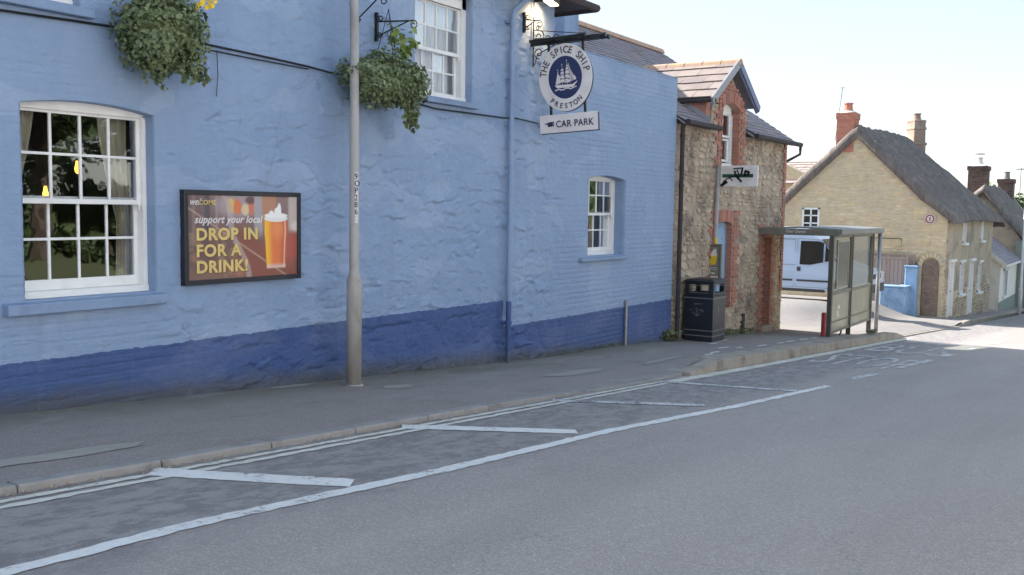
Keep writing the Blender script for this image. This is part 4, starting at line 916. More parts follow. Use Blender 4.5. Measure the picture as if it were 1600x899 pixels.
# gable wall, front wall and the others
def gz(y): return (RZC - (RYC - y) * .985 if y < RYC else RZC - (y - RYC) * .95) - .30
m = MB(); y0, y1 = -1.0, 5.75
GW = (3.68, 4.36, .95, 1.86)      # window in the gable
pts = [(GX + .03, y0, -3), (GX + .03, y1, -3), (GX + .03, y1, gz(y1)), (GX + .03, GW[1], gz(GW[1])), (GX + .03, GW[1], GW[2]), (GX + .03, GW[0], GW[2]), (GX + .03, GW[0], GW[3]), (GX + .03, GW[1] - .001, GW[3]), (GX + .03, GW[1] - .001, gz(GW[1])), (GX + .03, RYC, gz(RYC)), (GX + .03, y0, gz(y0))]
m.prism([(GX + .03, y0, -3), (GX + .03, y1, -3), (GX + .03, y1, gz(y1)), (GX + .03, RYC, gz(RYC)), (GX + .03, y0, gz(y0))], (.35, 0, 0))
FX1 = 46.7
FO = [(35.30, 36.10, G(35.6) + .15, -.12, 'door'), (37.75, 38.65, -1.50, -.22, 'win'), (40.15, 40.98, G(40.5) + .15, -.26, 'door'), (42.7, 43.5, -1.72, -.42, 'win'), (38.05, 38.75, .55, 1.44, 'win'), (42.85, 43.5, .55, 1.44, 'win')]
xs = sorted({GX + .39, FX1, *[o[0] for o in FO], *[o[1] for o in FO]})
for a, b in zip(xs, xs[1:]):
    c = (a + b) / 2; segs = sorted([(o[2], o[3]) for o in FO if o[0] < c < o[1]]); z = -3.4
    for s0, s1 in segs + [(1.45, 1.45)]:
        if s0 > z: m.box(a, b, -.985, -.65, z, min(s0, 1.45))
        z = s1
m.box(FX1 - .35, FX1, -.65, 5.75, -3.4, 1.35); m.box(GX + .38, FX1 - .35, 5.4, 5.75, -3.4, 1.35)
m.build('wall', 'ymortar', ct)
m = MB(); m.box(GX + .4, FX1 - .4, -.60, 5.3, -3.2, 1.6); m.build('dark_interior', 'room', ct)
gs = pack(y0, y1, -2.45, 5.1, (.07, .15), (.16, .50), 31, lambda y, z, l, h: z + h / 2 < gz(y) + .10 and not (GW[0] - .06 - l / 2 < y < GW[1] + .06 + l / 2 and GW[2] - .08 < z < GW[3] + .08) and not (2.48 < y < 3.18 and z > 4.0) and not (-.86 < y < -.16 and z < .05))
vis = lambda s: (0 if (s[1] > -1.0 and s[0] < 4.7) else 1, -s[2] * s[3])
lay(gs, ct, lambda a, z: Matrix.Translation((GX + .036, a, z)) @ Matrix.Rotation(R(-90), 4, 'Z'), 'ystone', .042, seed=6, rank=vis, mort=.014)
fs = pack(GX, FX1, -3.05, 1.6, (.12, .22), (.22, .6), 32, lambda x, z, l, h: z > G(x) + .08 and (z < -1.35 + .25 * math.sin(x * 2) or x < 34.95) and not any(o[0] - .1 - l / 2 < x < o[1] + .1 + l / 2 and o[2] - .1 < z < o[3] + .1 for o in FO))
lay(fs, ct, lambda a, z: Matrix.Translation((a, -.99, z)), 'stone', .06, seed=7, limit=0)
m = MB(); xs = sorted({GX + .05, FX1 + .02, *[o[0] for o in FO], *[o[1] for o in FO]})
for a, b in zip(xs, xs[1:]):
    c = (a + b) / 2; segs = sorted([(o[2], o[3]) for o in FO if o[0] < c < o[1]]); z = -1.30
    for s0, s1 in segs + [(1.45, 1.45)]:
        if s0 > z: m.box(a, b, -1.005, -.98, z, s0)
        z = max(z, s1)
m.build('render_coat', 'render', ct)
for (a, b, z0, z1, kind) in FO:
    if kind == 'door':
        m = MB(); m.box(a + .02, b - .02, -.95, -.90, z0 + .02, z1 - .05); m.box(a + .12, b - .12, -.965, -.95, z0 + .9, z1 - .2); m.box(a + .12, b - .12, -.965, -.95, z0 + .15, z0 + .8)
        d = m.build('door', 'white', ct, bevel=.01)
        m = MB(); m.tube([(b - .14, -.99, z0 + .95), (b - .14, -.95, z0 + .95)], .03, 8); m.build('handle', 'black', d)
        m = MB(); m.box(a - .07, a + .03, -1.06, -.90, z0, z1); m.box(b - .03, b + .07, -1.06, -.90, z0, z1); m.build('door_frame', 'white', ct)
        m = MB(); m.box(a - .16, b + .16, -1.14, -.98, z1, z1 + .10); m.build('lintel', 'white', ct, bevel=.01)
        m = MB(); m.box(a - .05, b + .05, -1.16, -.98, z0 - .12, z0); m.build('door_step', 'hikerb', ct)
    else:
        m = MB(); m.box(a, a + .07, -1.04, -.88, z0, z1); m.box(b - .07, b, -1.04, -.88, z0, z1); m.box(a, b, -1.04, -.88, z0, z0 + .07); m.box(a, b, -1.04, -.88, z1 - .07, z1); m.box((a + b) / 2 - .025, (a + b) / 2 + .025, -1.0, -.9, z0, z1); m.box(a, b, -.99, -.9, (z0 + z1) / 2 - .02, (z0 + z1) / 2 + .02)
        wf = m.build('window', 'white', ct)
        m = MB(); m.add([(a, -.94, z0), (b, -.94, z0), (b, -.94, z1), (a, -.94, z1)], [(0, 1, 2, 3)]); m.build('pane', 'glass', wf)
        m = MB(); m.box(a - .12, b + .12, -1.15, -.98, z0 - .10, z0); m.build('window_sill', 'white', ct, bevel=.01)
        if z1 < 1: m = MB(); m.box(a - .1, b + .1, -1.10, -.98, z1, z1 + .09); m.build('lintel', 'white', ct)
# gable window
a, b, z0, z1 = GW; m = MB()
m.box(GX - .03, GX + .08, a, a + .07, z0, z1); m.box(GX - .03, GX + .08, b - .07, b, z0, z1); m.box(GX - .03, GX + .08, a, b, z0, z0 + .07); m.box(GX - .03, GX + .08, a, b, z1 - .07, z1)
m.box(GX - .01, GX + .05, (a + b) / 2 - .03, (a + b) / 2 + .03, z0, z1)
for k in (1, 2): zc = z0 + (z1 - z0) * k / 3; m.box(GX - .01, GX + .05, a, b, zc - .025, zc + .025)
gw = m.build('window', 'white', ct, bevel=.005, label='small six-pane window in the gable')
for iy in range(2):
    for iz in range(3):
        g = MB(); ya = a + .05 + (b - a - .1) / 2 * iy; za = z0 + .05 + (z1 - z0 - .1) / 3 * iz
        g.box(GX + .005, GX + .015, ya, ya + (b - a - .1) / 2, za, za + (z1 - z0 - .1) / 3); g.build('pane', 'vanglass', gw)
# chimneys
def brick_stack(parent, x0, x1, y0, y1, z0, z1, mat, nm='chimney', bh=.085, bl=.24, cap=.03):
    m = MB(); m.box(x0 + .012, x1 - .012, y0 + .012, y1 - .012, z0, z1 - .02); ch = m.build(nm, 'brickmortar', parent)
    m = MB(); z = z0; r_ = 0
    while z < z1 - .02:
        zz = min(z + bh, z1); out = cap if z > z1 - 3.1 * bh else 0
        for ax in (0, 1):
            A0, A1 = ((x0, x1) if ax == 0 else (y0, y1)); A0 -= out; A1 += out; p = A0 - (bl / 2 if r_ % 2 else 0)
            while p < A1 - .02:
                a_, b_ = max(p, A0) + .004, min(p + bl, A1) - .004
                if b_ - a_ > .03:
                    if ax == 0: m.box(a_, b_, y0 - out, y0 + .05, z + .004, zz - .004); m.box(a_, b_, y1 - .05, y1 + out, z + .004, zz - .004)
                    else: m.box(x0 - out + .001, x0 + .05, a_, b_, z + .005, zz - .005); m.box(x1 - .05, x1 + out - .001, a_, b_, z + .005, zz - .005)
                p += bl
        z += bh; r_ += 1
    o = m.build('brickwork', mat, ch, kind='stuff'); return ch
def pot(parent, x, y, z, h, r, mat):
    m = MB(); m.lathe((x, y, z), [(0, r * 1.15), (.05, r * 1.15), (.07, r), (h - .06, r * .85), (h - .05, r * 1.05), (h, r * 1.05), (h, r * .7), (h - .1, r * .65)], 14); m.build('chimney_pot', mat, parent)
c1 = brick_stack(ct, GX - .02, GX + .75, 2.50, 3.16, 4.02, 5.55, 'redbrick')
m = MB(); m.lathe((GX + .36, 2.83, 5.55), [(0, .36), (.05, .30), (.08, .18)], 14); m.build('flaunching', 'cream', c1); pot(c1, GX + .36, 2.83, 5.6, .34, .17, 'redbrick')
m = MB(); m.lathe((45.3, RYC, 4.3), [(0, .46), (.62, .46), (.66, .52), (.74, .52), (.78, .44), (1.35, .42), (1.38, .47), (1.48, .47), (1.50, .42), (1.72, .42), (1.75, .45), (1.80, .45), (1.84, .36)], 4)
c2 = m.build('chimney', 'chimstone', ct, bevel=.01, label='banded pale stone chimney at the far end of the ridge'); pot(c2, 45.35, RYC, 6.12, .33, .18, 'chimstone')
# alarm-plaque, pipe and meter on the gable, bricked arch at the corner
m = MB(); P = []
for k in range(8): t = math.pi / 8 + k * math.pi / 4; P.append((GX - .05, -.40 + .19 * math.cos(t), 1.50 + .19 * math.sin(t)))
m.prism(P, (.05, 0, 0)); pl = m.build('wall_plaque', 'cloth', ct, bevel=.005, label='white and red octagonal plaque')
m = MB(); P = []; Q = []
n8 = 8
for k in range(8): t = math.pi / 8 + k * math.pi / 4; P.append(Vector((GX - .058, -.40 + .165 * math.cos(t), 1.50 + .165 * math.sin(t)))); Q.append(Vector((GX - .058, -.40 + .12 * math.cos(t), 1.50 + .12 * math.sin(t))))
for k in range(8): m.prism([P[k], P[(k + 1) % 8], Q[(k + 1) % 8], Q[k]], (.008, 0, 0))
m.lathe((0, 0, 0), [(0, .001), (.001, .001)], 4)
m.box(GX - .058, GX - .05, -.44, -.36, 1.44, 1.48); m.box(GX - .058, GX - .05, -.43, -.37, 1.50, 1.56); m.build('plaque_border', 'red', pl)
m = MB(); m.tube([(GX - .04, 1.6, .74), (GX - .04, .56, .74), (GX - .04, .56, .1)], .016, 6); m.build('cable', 'black', ct)
m = MB(); m.tube([(GX - .10, .30, -.1), (GX + .02, .30, -.1)], .09, 10); m.tube([(GX - .10, .08, -.15), (GX + .02, .08, -.15)], .07, 10); m.build('flue', 'black', ct)
m = MB(); m.box(GX - .03, GX + .1, -.80, -.22, -2.2, -.25)
m.prism([(GX - .03, -.80, -.25)] + [(GX - .03, -.51 + .29 * math.cos(t), -.25 + .27 * math.sin(t)) for t in [math.pi * (1 - k / 8) for k in range(9)]][0:0] + [(GX - .03, -.70, -.07), (GX - .03, -.51, .02), (GX - .03, -.32, -.07), (GX - .03, -.22, -.25)], (.13, 0, 0))
m.build('blocked_arch', 'archbrick', ct, label='arched doorway blocked with red brick at the gable corner')
m = MB()
for k in range(14):
    z = -2.2 + k * .145; m.box(GX - .07 + .015 * (k % 2), GX + .02, -.20, -.04 - .05 * (k % 2), z + .008, z + .137)
for k in range(9):
    t0 = math.pi * k / 9; t1 = math.pi * (k + 1) / 9 - .05
    m.prism([(GX - .07, -.51 + r * math.cos(t), -.22 + r * math.sin(t)) for r, t in ((.30, t0), (.45, t0), (.45, t1), (.30, t1))], (.08, 0, 0))
m.build('arch_stones', 'ystone', ct, kind='stuff')
cells2 = MB()
for r_ in range(26):
    z = -2.2 + r_ * .075; y = -.79 + (.05 if r_ % 2 else 0)
    while y < -.26: cells2.box(GX - .045, GX, y, min(y + .2, -.24), z + .005, z + .07); y += .21
cells2.build('brick_infill', 'archbrick', ct, kind='stuff')
m = MB(); m.box(GX - .3, GX + .1, -1.0, -.1, G(34.3) + .05, G(34.3) + .16); m.build('arch_step', 'hikerb', ct, bevel=.02)
# TV aerial on the red chimney
ae = thing('television_aerial', 'thin television aerial mast strapped to the red brick chimney', 'aerial', (GX + .3, 3.2, 5.0))
m = MB(); m.tube([(GX + .3, 3.28, 4.5), (GX + .25, 3.06, 6.55)], .016, 6); m.build('mast', 'galv', ae)
m = MB(); m.tube([(GX + .18, 3.18, 6.52), (GX + .36, 2.98, 6.54)], .010, 5); m.bar((GX + .3, 3.26, 5.05), (GX + .3, 3.12, 5.05), .03)
m.build('antenna', 'galv', ae)

# ------------------------------------------------------------------ beyond the cottage
h2 = thing('thatched_house', 'second thatched house further down the street with dark brick chimney', 'house', (65, 1, G(65)))
def ztop2(x, y):
    return np.minimum(3.42 - (.95 - y) * 1.28, 3.42 - (y - .95) * 1.0) + .25 * np.sin((x - 57) * .22) - .03 * (x - 58)
thatch_field('thatched_roof', h2, 57.6, 74, -1.75, 4.2, ztop2, .5, 130, 90, 301)
m = MB(); m.prism([(58, -1.2, -5), (58, 3.6, -5), (58, 3.6, .6), (58, .95, 3.0), (58, -1.2, .2)], (14, 0, 0)); m.build('wall', 'render', h2)
ch = brick_stack(h2, 58.6, 59.9, .95, 1.95, 2.6, 4.55, 'darkbrick', bl=.26, bh=.10, cap=.06)
m = MB(); m.lathe((59.2, 1.45, 4.55), [(0, .5), (.1, .3)], 12); m.build('flaunching', 'cream', ch); pot(ch, 59.2, 1.45, 4.65, .42, .2, 'cream')
m = MB(); m.lathe((59.2, 1.45, 5.25), [(0, .3), (.04, .3)], 12); m.build('pot_cap', 'grey', ch)
ch = brick_stack(h2, 68.2, 69.4, .6, 1.5, 2.5, 4.1, 'darkbrick', bl=.3, bh=.12, cap=.06); pot(ch, 68.8, 1.05, 4.1, .5, .2, 'grey')
a2 = thing('television_aerial', 'small aerial beside the farthest brick chimney', 'aerial', (69.6, .4, 3.2))
m = MB(); m.tube([(69.6, .3, 2.9), (69.6, .3, 4.9)], .03, 5); m.tube([(69.2, .3, 4.8), (70.2, .1, 4.85)], .02, 5)
for k in range(4): m.tube([(69.3 + k * .25, -.05, 4.8), (69.3 + k * .25, .6, 4.8)], .014, 4)
m.build('antenna', 'galv', a2)
lt = thing('cream_cottage', 'cream rendered low cottage with slate roof beyond the thatched one', 'cottage', (54, 0, G(54)))
CX0, CX1, CY = 50.2, 57.4, -1.02
m = MB(); m.prism([(CX0, CY, -3.6), (CX0, 2.3, -3.6), (CX0, 2.3, 1.9), (CX0, CY, -.72)], (CX1 - CX0, 0, 0)); m.build('wall', 'cream', lt)
m = MB(); m.add([(CX0 - .12, CY - .22, -.90), (CX1, CY - .22, -.90), (CX1, 2.4, 2.02), (CX0 - .12, 2.4, 2.02), (CX0 - .12, CY - .22, -.82), (CX1, CY - .22, -.82), (CX1, 2.4, 2.10), (CX0 - .12, 2.4, 2.10)], [(0, 3, 2, 1), (4, 5, 6, 7), (0, 1, 5, 4), (1, 2, 6, 5), (2, 3, 7, 6), (3, 0, 4, 7)]); m.build('roof', 'slate', lt)
slates(lt, (CX0 - .12, CY - .22, -.81), (1, 0, 0), (0, 3.62, 2.92), CX1 - CX0 + .12, 4.6, .3, .24, 'slate', 'slates', seed=12)
m = MB(); m.bar((CX0 - .14, CY - .25, -.86), (CX0 - .14, 2.4, 2.06), .04, .2); m.build('bargeboard', 'cream', lt)
m = MB(); m.box(CX0 - .1, CX1, CY - .30, CY - .2, -.93, -.83); m.build('gutter', 'white', lt)
m = MB(); m.box(51.6, 51.75, CY - .06, CY + .02, -2.5, -1.1); m.box(52.9, 53.05, CY - .06, CY + .02, -2.5, -1.1); m.box(51.6, 53.05, CY - .06, CY + .02, -1.2, -1.1); m.box(51.5, 53.15, CY - .12, CY + .02, -2.6, -2.5); m.box(52.27, 52.35, CY - .05, CY, -2.5, -1.15); wf = m.build('window', 'white', lt)
m = MB(); m.add([(51.7, CY - .012, -2.5), (52.95, CY - .012, -2.5), (52.95, CY - .012, -1.15), (51.7, CY - .012, -1.15)], [(0, 1, 2, 3)]); m.build('pane', 'vanglass', wf)
m = MB(); m.box(CX0 - .01, CX1, CY - .015, CY, -3.6, -2.75); m.build('plinth', 'greenwall', lt)
gh = thing('grey_green_house', 'grey green rendered house front at the right edge beyond the cream cottage', 'house', (60, -1.5, G(60)))
m = MB(); m.box(57.45, 70, -1.62, -.9, -5.5, .2); m.build('wall', 'greenwall', gh)
m = MB(); m.box(59.5, 60.6, -1.66, -1.6, -3.3, -1.0); m.box(62.5, 63.6, -1.66, -1.6, -3.3, -1.0); m.build('window', 'white', gh)
m = MB(); m.box(65, 66, -1.66, -1.6, -4.2, -1.9); m.build('door', 'black', gh)
fr_ = thing('tiled_outbuilding', 'pale tiled roof showing between the stone house and the thatched gable', 'outbuilding', (47, 9, G(47)))
m = MB(); m.prism([(46, 6.9, -3), (46, 10.5, -3), (46, 10.5, 3.3), (46, 8.8, 4.15), (46, 6.9, 3.2)], (5, 0, 0)); m.build('wall', 'ymortar', fr_)
slates(fr_, (45.8, 6.6, 3.15), (0, 1, 0), (1, 0, .7), 4.2, 2.0, .35, .25, 'tilefar', 'clay_tiles', seed=14, th=.03)
m = MB(); m.prism([(45.8, 6.6, 3.12), (45.8, 10.8, 3.12), (47.5, 10.8, 4.30), (47.5, 6.6, 4.30)], (0, 0, .03)); m.build('roof', 'tilefar', fr_)
# ------------------------------------------------------------------ lamp column
lc = thing('lamp_column', 'tall grey steel lamp column with a wider base and number strip, in front of the blue wall', 'lamp post', (3.46, -.42, pz(3.46, -.42)))
z0 = pz(3.46, -.42)
m = MB(); m.lathe((3.46, -.42, z0 - .02), [(0, .079), (1.10, .079), (1.14, .070), (1.19, .052), (6.6, .038)], 28); m.build('column', 'pole', lc, smooth=True)
m = MB(); m.tube([(3.46, -.42, z0 + 6.55), (3.46, -.5, z0 + 6.9), (3.46, -.9, z0 + 7.1), (3.46, -1.5, z0 + 7.15)], .03, 10); m.build('arm', 'pole', lc, smooth=True)
m = MB(); m.box(3.36, 3.56, -2.0, -1.4, z0 + 7.1, z0 + 7.22); m.build('lantern', 'grey', lc, bevel=.03)
m = MB(); m.lathe((3.46, -.42, z0 - .01), [(0, .10), (.025, .09)], 20); m.build('base_collar', 'pole', lc)
# number strip wrapped on the column, facing the camera
cdir = Vector((-3.895 - 3.46, -7.26 + .42, 0)).normalized(); sdir = cdir.cross(Vector((0, 0, 1))) * -1
sd2 = Vector((-cdir.y, cdir.x, 0))
fdir = (cdir * math.cos(.45) + sd2 * math.sin(.45)).normalized(); rt = Vector((0, 0, 1)).cross(fdir)
m = MB(); rr = .0540; V = []
for k in range(7):
    t = -.36 + .72 * k / 6; d = fdir * math.cos(t) + rt * math.sin(t)
    for zz in (1.50, 2.02): V.append(Vector((3.46, -.42, zz)) + d * rr)
m.add(V, [(2 * k, 2 * k + 2, 2 * k + 3, 2 * k + 1) for k in range(6)]); pl = m.build('number_strip', 'cloth', lc)
for k, ch in enumerate('9OP286'):
    text('numeral', ch, .085, 'ink', lc, frame(Vector((3.46, -.42, 1.948 - .072 * k)) + fdir * .0560 - rt * .024, rt, (0, 0, 1)), ext=.0008, bold=.001, sx=.85)
for k in range(3): text('small_print', '----', .03, 'grey', lc, frame(Vector((3.46, -.42, 1.56 - .022 * k)) + fdir * .0560 - rt * .022, rt, (0, 0, 1)), ext=.0005)
# ------------------------------------------------------------------ advertising poster
po = thing('poster_frame', 'black framed beer poster on the blue wall reading drop in for a drink', 'poster', (2.35, 0, .93))
x0, x1, za, zb, yp = 1.64, 3.055, .935, 1.80, -.055
m = MB(); t = .045
m.box(x0, x1, yp - .015, -.0, zb - t, zb); m.box(x0, x1, yp - .015, -.0, za, za + t); m.box(x0, x0 + t, yp - .015, 0, za + t, zb - t); m.box(x1 - t, x1, yp - .015, 0, za + t, zb - t); m.build('frame', 'blackp', po, bevel=.004)
nx, nz = 250, 156; A = np.linspace(0, 1, nx); B = np.linspace(0, 1, nz); AA, BB = np.meshgrid(A, B, indexing='ij')
img = np.zeros((nx, nz, 3)) + np.array([.20, .105, .095])
def soft(v, a, b): t = np.clip((v - a) / (b - a), 0, 1); return t * t * (3 - 2 * t)
def lay_(mask, c, k=1.0):
    global img; mk = (np.clip(mask, 0, 1) * k)[..., None]; img = img * (1 - mk) + np.array(c) * mk
def ell(cx, cy, rx, ry, e=.3): return 1 - soft(np.hypot((AA - cx) / rx, (BB - cy) / ry), 1 - e, 1 + e)
lay_(soft(BB, .35, 1.0), (.30, .20, .20), .8); lay_(1 - soft(AA, 0, .35), (.12, .08, .085), .7)
for c_, w_, col in ((.17, .03, (.07, .07, .10)), (.25, .015, (.34, .28, .28)), (.06, .02, (.28, .2, .18)), (.33, .012, (.12, .10, .15))): lay_((1 - soft(abs(AA - c_), w_ * .5, w_)) * soft(BB, .35, .6), col, .7)
lay_(ell(.42, .88, .17, .16, .35), (.42, .36, .40), .8); lay_(ell(.37, .86, .035, .09), (.75, .50, .15)); lay_(ell(.43, .85, .035, .09), (.70, .20, .08)); lay_(ell(.50, .82, .035, .07), (.75, .55, .35)); lay_(ell(.56, .85, .03, .10), (.62, .20, .12)); lay_(ell(.545, .93, .045, .045), (.15, .08, .09))
lay_((1 - soft(abs(AA - .62), .03, .05)) * soft(BB, .45, .6), (.45, .42, .46), .8)
lay_((1 - soft(abs(AA - .72), .05, .08)) * soft(BB, .55, .7), (.50, .25, .14), .9); lay_((1 - soft(abs(AA - .97), .05, .08)) * soft(BB, .5, .6), (.62, .52, .48), .9)
dg = BB + (AA - .3) * .95; lay_(soft(AA, .35, .5) * (1 - soft(BB + (AA - .45) * .95, .55, .66)), (.27, .085, .06), .95)
lay_(1 - soft(abs(BB + (AA - .62) * .95 - .26), .004, .02), (.50, .34, .26), .8)
lay_((1 - soft(abs(AA - .30 - (1 - BB) * .23 - .02 * np.sin(BB * 9)), .012, .035)), (.50, .40, .38), .75)
lay_((1 - soft(BB, .05, .28)) * (1 - soft(AA, .3, .6)), (.30, .17, .12), .5)
for k in range(26):
    r_ = random.Random(900 + k); lay_(ell(r_.uniform(.02, .45), r_.uniform(.02, .55), r_.uniform(.01, .04), r_.uniform(.01, .05), .8), (.42 + .2 * r_.random(), .32, .2), .35)
lay_(ell(.93, .36, .09, .2, .5), (.55, .10, .07), .7); lay_(ell(.98, .62, .05, .06, .4), (.75, .66, .62), .9)
# the glass of beer
def gx(b): return .090 + .020 * np.clip((b - .12) / .6, 0, 1) ** .7 + .006 * np.exp(-((b - .55) / .07) ** 2)
inside = (1 - soft(abs(AA - .785), gx(BB) - .006, gx(BB) + .004)) * soft(BB, .10, .12) * (1 - soft(BB, .71, .73)); u_ = (AA - .785) / gx(BB)
lay_(inside, (.80, .20, .06)); lay_(inside * (1 - soft(u_, -.95, -.2)), (.98, .52, .03)); lay_(inside * soft(u_, .1, 1), (.52, .09, .04), .8); lay_(inside * ell(.80, .58, .05, .10, .8), (.90, .32, .12), .7)
lay_(inside * (1 - soft(BB, .12, .18)), (.72, .58, .52), .85); lay_(inside * (1 - soft(abs(u_ - .8), .03, .09)), (.95, .75, .6), .6)
lay_(ell(.785, .715, .112, .042, .12), (.85, .83, .82)); lay_(ell(.785, .75, .11, .032, .12), (.93, .92, .90)); lay_(ell(.80, .79, .035, .06, .12) * soft(BB, .74, .76) * (AA > .77), (.93, .92, .91)); lay_(ell(.815, .83, .018, .07, .3), (.95, .94, .93)); lay_(ell(.74, .785, .02, .025, .3), (.92, .91, .9))
pm, n_, l_, P_ = nodes('poster_print'); at = n_.new('ShaderNodeAttribute'); at.attribute_name = 'print'; l_.new(at.outputs[0], P_.inputs['Base Color']); P_.inputs['Roughness'].default_value = .35; P_.inputs['Specular IOR Level'].default_value = .5
V = np.stack([x0 + .03 + (x1 - x0 - .06) * AA, np.full_like(AA, yp), za + .03 + (zb - za - .06) * BB], -1).reshape(-1, 3)
i, j = np.meshgrid(np.arange(nx - 1), np.arange(nz - 1), indexing='ij'); i = i.ravel(); j = j.ravel()
np_obj('poster', V, np.stack([i * nz + j, (i + 1) * nz + j, (i + 1) * nz + j + 1, i * nz + j + 1], 1), pm, po, colors=img.reshape(-1, 3) * .9)
def wt(nm, s, x, z, size, mat, bold=0, shear=0, sx=1, sp=1, dy=.003): return text(nm, s, size, mat, po, frame((x, yp - dy, z), (1, 0, 0), (0, 0, 1)), ext=.0008, bold=bold, shear=shear, sx=sx, spacing=sp)
wt('lettering', 'wel', 1.70, 1.665, .088, 'cloth', .001, .45, .92); wt('lettering', 'COME', 1.808, 1.667, .062, 'gold', .0008, 0, 1.05, 1.1)
wt('lettering', 'support your local', 1.755, 1.50, .098, 'cloth', .0022, .32, 1.02, 1.05)
for s, x, z in (('DROP IN', 1.77, 1.345), ('FOR A', 1.77, 1.195), ('DRINK!', 1.77, 1.045)):
    wt('lettering', s, x + .006, z - .006, .152, 'goldd', .0065, 0, 1.12, 1.10, .002); wt('lettering', s, x, z, .152, 'gold', .0055, 0, 1.12, 1.10, .004)
# ------------------------------------------------------------------ hanging baskets
def leaves(parent, name, c, rad, n, s0, s1, mat, seed, fshape, label=None):
    r_ = random.Random(seed); V = []; F = []
    for i in range(n):
        p, out = fshape(r_)
        s = r_.uniform(s0, s1); nrm = (Vector(out) + Vector((r_.gauss(0, .6), r_.gauss(0, .6), r_.gauss(.2, .6)))).normalized()
        a = nrm.cross(Vector((r_.gauss(0, 1), r_.gauss(0, 1), r_.gauss(0, 1)))).normalized(); b = nrm.cross(a); c0 = Vector(p); k = len(V)
        V += [c0 - a * s, c0 - a * s * .25 + b * s * .62 + nrm * s * .12, c0 + a * s * .35 + b * s * .42, c0 + a * s, c0 + a * s * .35 - b * s * .42, c0 - a * s * .25 - b * s * .62 + nrm * s * .12]
        F.append((k, k + 1, k + 2, k + 3)); F.append((k, k + 3, k + 4, k + 5))
    o = np_obj(name, [tuple(v) for v in V], F, mat, parent, False)
    if label: o['label'] = label
    return o
def ball(c, rx, ry, rz, strands=0, low=.0):
    def f(r_):
        d = Vector((r_.gauss(0, 1), r_.gauss(0, 1), r_.gauss(0, 1))).normalized(); q = r_.uniform(.72, 1.04)
        lump = 1 + .16 * math.sin(d.x * 6 + d.z * 3) + .12 * math.sin(d.z * 11 + d.y * 7 + d.x * 4)
        if strands and r_.random() < strands:
            a = r_.choice(STR); t = r_.random() ** .8; p = Vector(c) + Vector((a[0] * rx + .03 * math.sin(t * 9 + a[0] * 9), a[1] * ry, -rz * .7 - t * a[2])) + Vector((r_.gauss(0, .012), r_.gauss(0, .012), 0)); return p, d
        p = Vector(c) + Vector((d.x * rx, d.y * ry, d.z * rz)) * q * lump
        if p.y > -.03: p.y = -.03
        return p, d
    return f
def basket(name_label, c, rx, ry, rz, n, seed, wall_x):
    b = thing('hanging_basket', name_label, 'hanging basket', (c[0], c[1], c[2]))
    m = MB(); m.lathe((c[0], c[1], c[2] - rz * .55), [(0, .02), (.05, .12), (.15, .19), (.26, .21), (.27, .18)], 18); m.build('basket', 'black', b)
    m = MB()
    for k in range(3): t = 2.1 * k; m.tube([(c[0] + .2 * math.cos(t), c[1] + .2 * math.sin(t), c[2]), (c[0], c[1], c[2] + .75)], .004, 5)
    m.build('chain', 'black', b)
    m = MB(); core = ball(c, rx * .74, ry * .74, rz * .74); bm = bmesh.new(); bmesh.ops.create_icosphere(bm, subdivisions=3, radius=1)
    V = [(c[0] + v.co.x * rx * .66, min(-.04, c[1] + v.co.y * ry * .66), c[2] + v.co.z * rz * .62) for v in bm.verts]; F = [tuple(v.index for v in f.verts) for f in bm.faces]; bm.free()
    np_obj('moss', V, F, 'leaf', b)
    return b
STR = [(-.5, -.3, .08), (.1, -.6, .18), (.45, -.2, .12), (-.1, 0, .24), (.75, -.2, .14), (.3, -.7, .2), (.9, 0, .10), (1.0, -.2, .16)]
c = (1.27, -.33, 3.09); hb = basket('round hanging basket of grey green ivy with yellow flowers on top, above the large window', c, .42, .32, .40, 0, 1, 0)
leaves(hb, 'foliage', c, 0, 5600, .012, .034, 'leaf', 21, ball(c, .375, .30, .34, .06))
fl = MB(); r_ = random.Random(4)
for k in range(16):
    p = Vector((1.50 + r_.uniform(-.06, .13), -.48 + r_.uniform(-.08, .05), 3.36 + r_.uniform(-.05, .07)))
    for q in range(5):
        t = 2 * math.pi * q / 5; d = Vector((math.cos(t), -.3, math.sin(t))) * .024; s = Vector((-math.sin(t), 0, math.cos(t))) * .012; fl.add([p, p + d * .6 + s, p + d, p + d * .6 - s], [(0, 1, 2, 3)])
fl.build('flowers', 'yellowf', hb)
STR = [(.2, -.5, .22), (.35, -.4, .30), (.5, -.3, .34), (.55, -.2, .26), (-.2, -.3, .08), (.62, -.1, .2), (.45, -.6, .3)]
c = (4.05, -.36, 3.02); hb2 = basket('wide trailing hanging basket with lime green shrub on top, partly behind the lamp column', c, .62, .33, .34, 0, 2, 0)
leaves(hb2, 'foliage', c, 0, 6200, .012, .034, 'leaf', 22, ball(c, .57, .31, .27, .13))
def lime(r_):
    t = r_.random(); k = r_.randint(0, 6); a = k * .9; L = .14 + .05 * (k % 3)
    p = Vector((4.22 + math.cos(a) * .2 * t, -.42 + math.sin(a) * .16 * t, 3.28 + L * t * 1.5)); return p + Vector((r_.gauss(0, .03), r_.gauss(0, .03), 0)), Vector((math.cos(a), math.sin(a), .6))
leaves(hb2, 'shrub', c, 0, 130, .022, .055, 'lime', 23, lime, 'lime green upright shrub with long leaves')
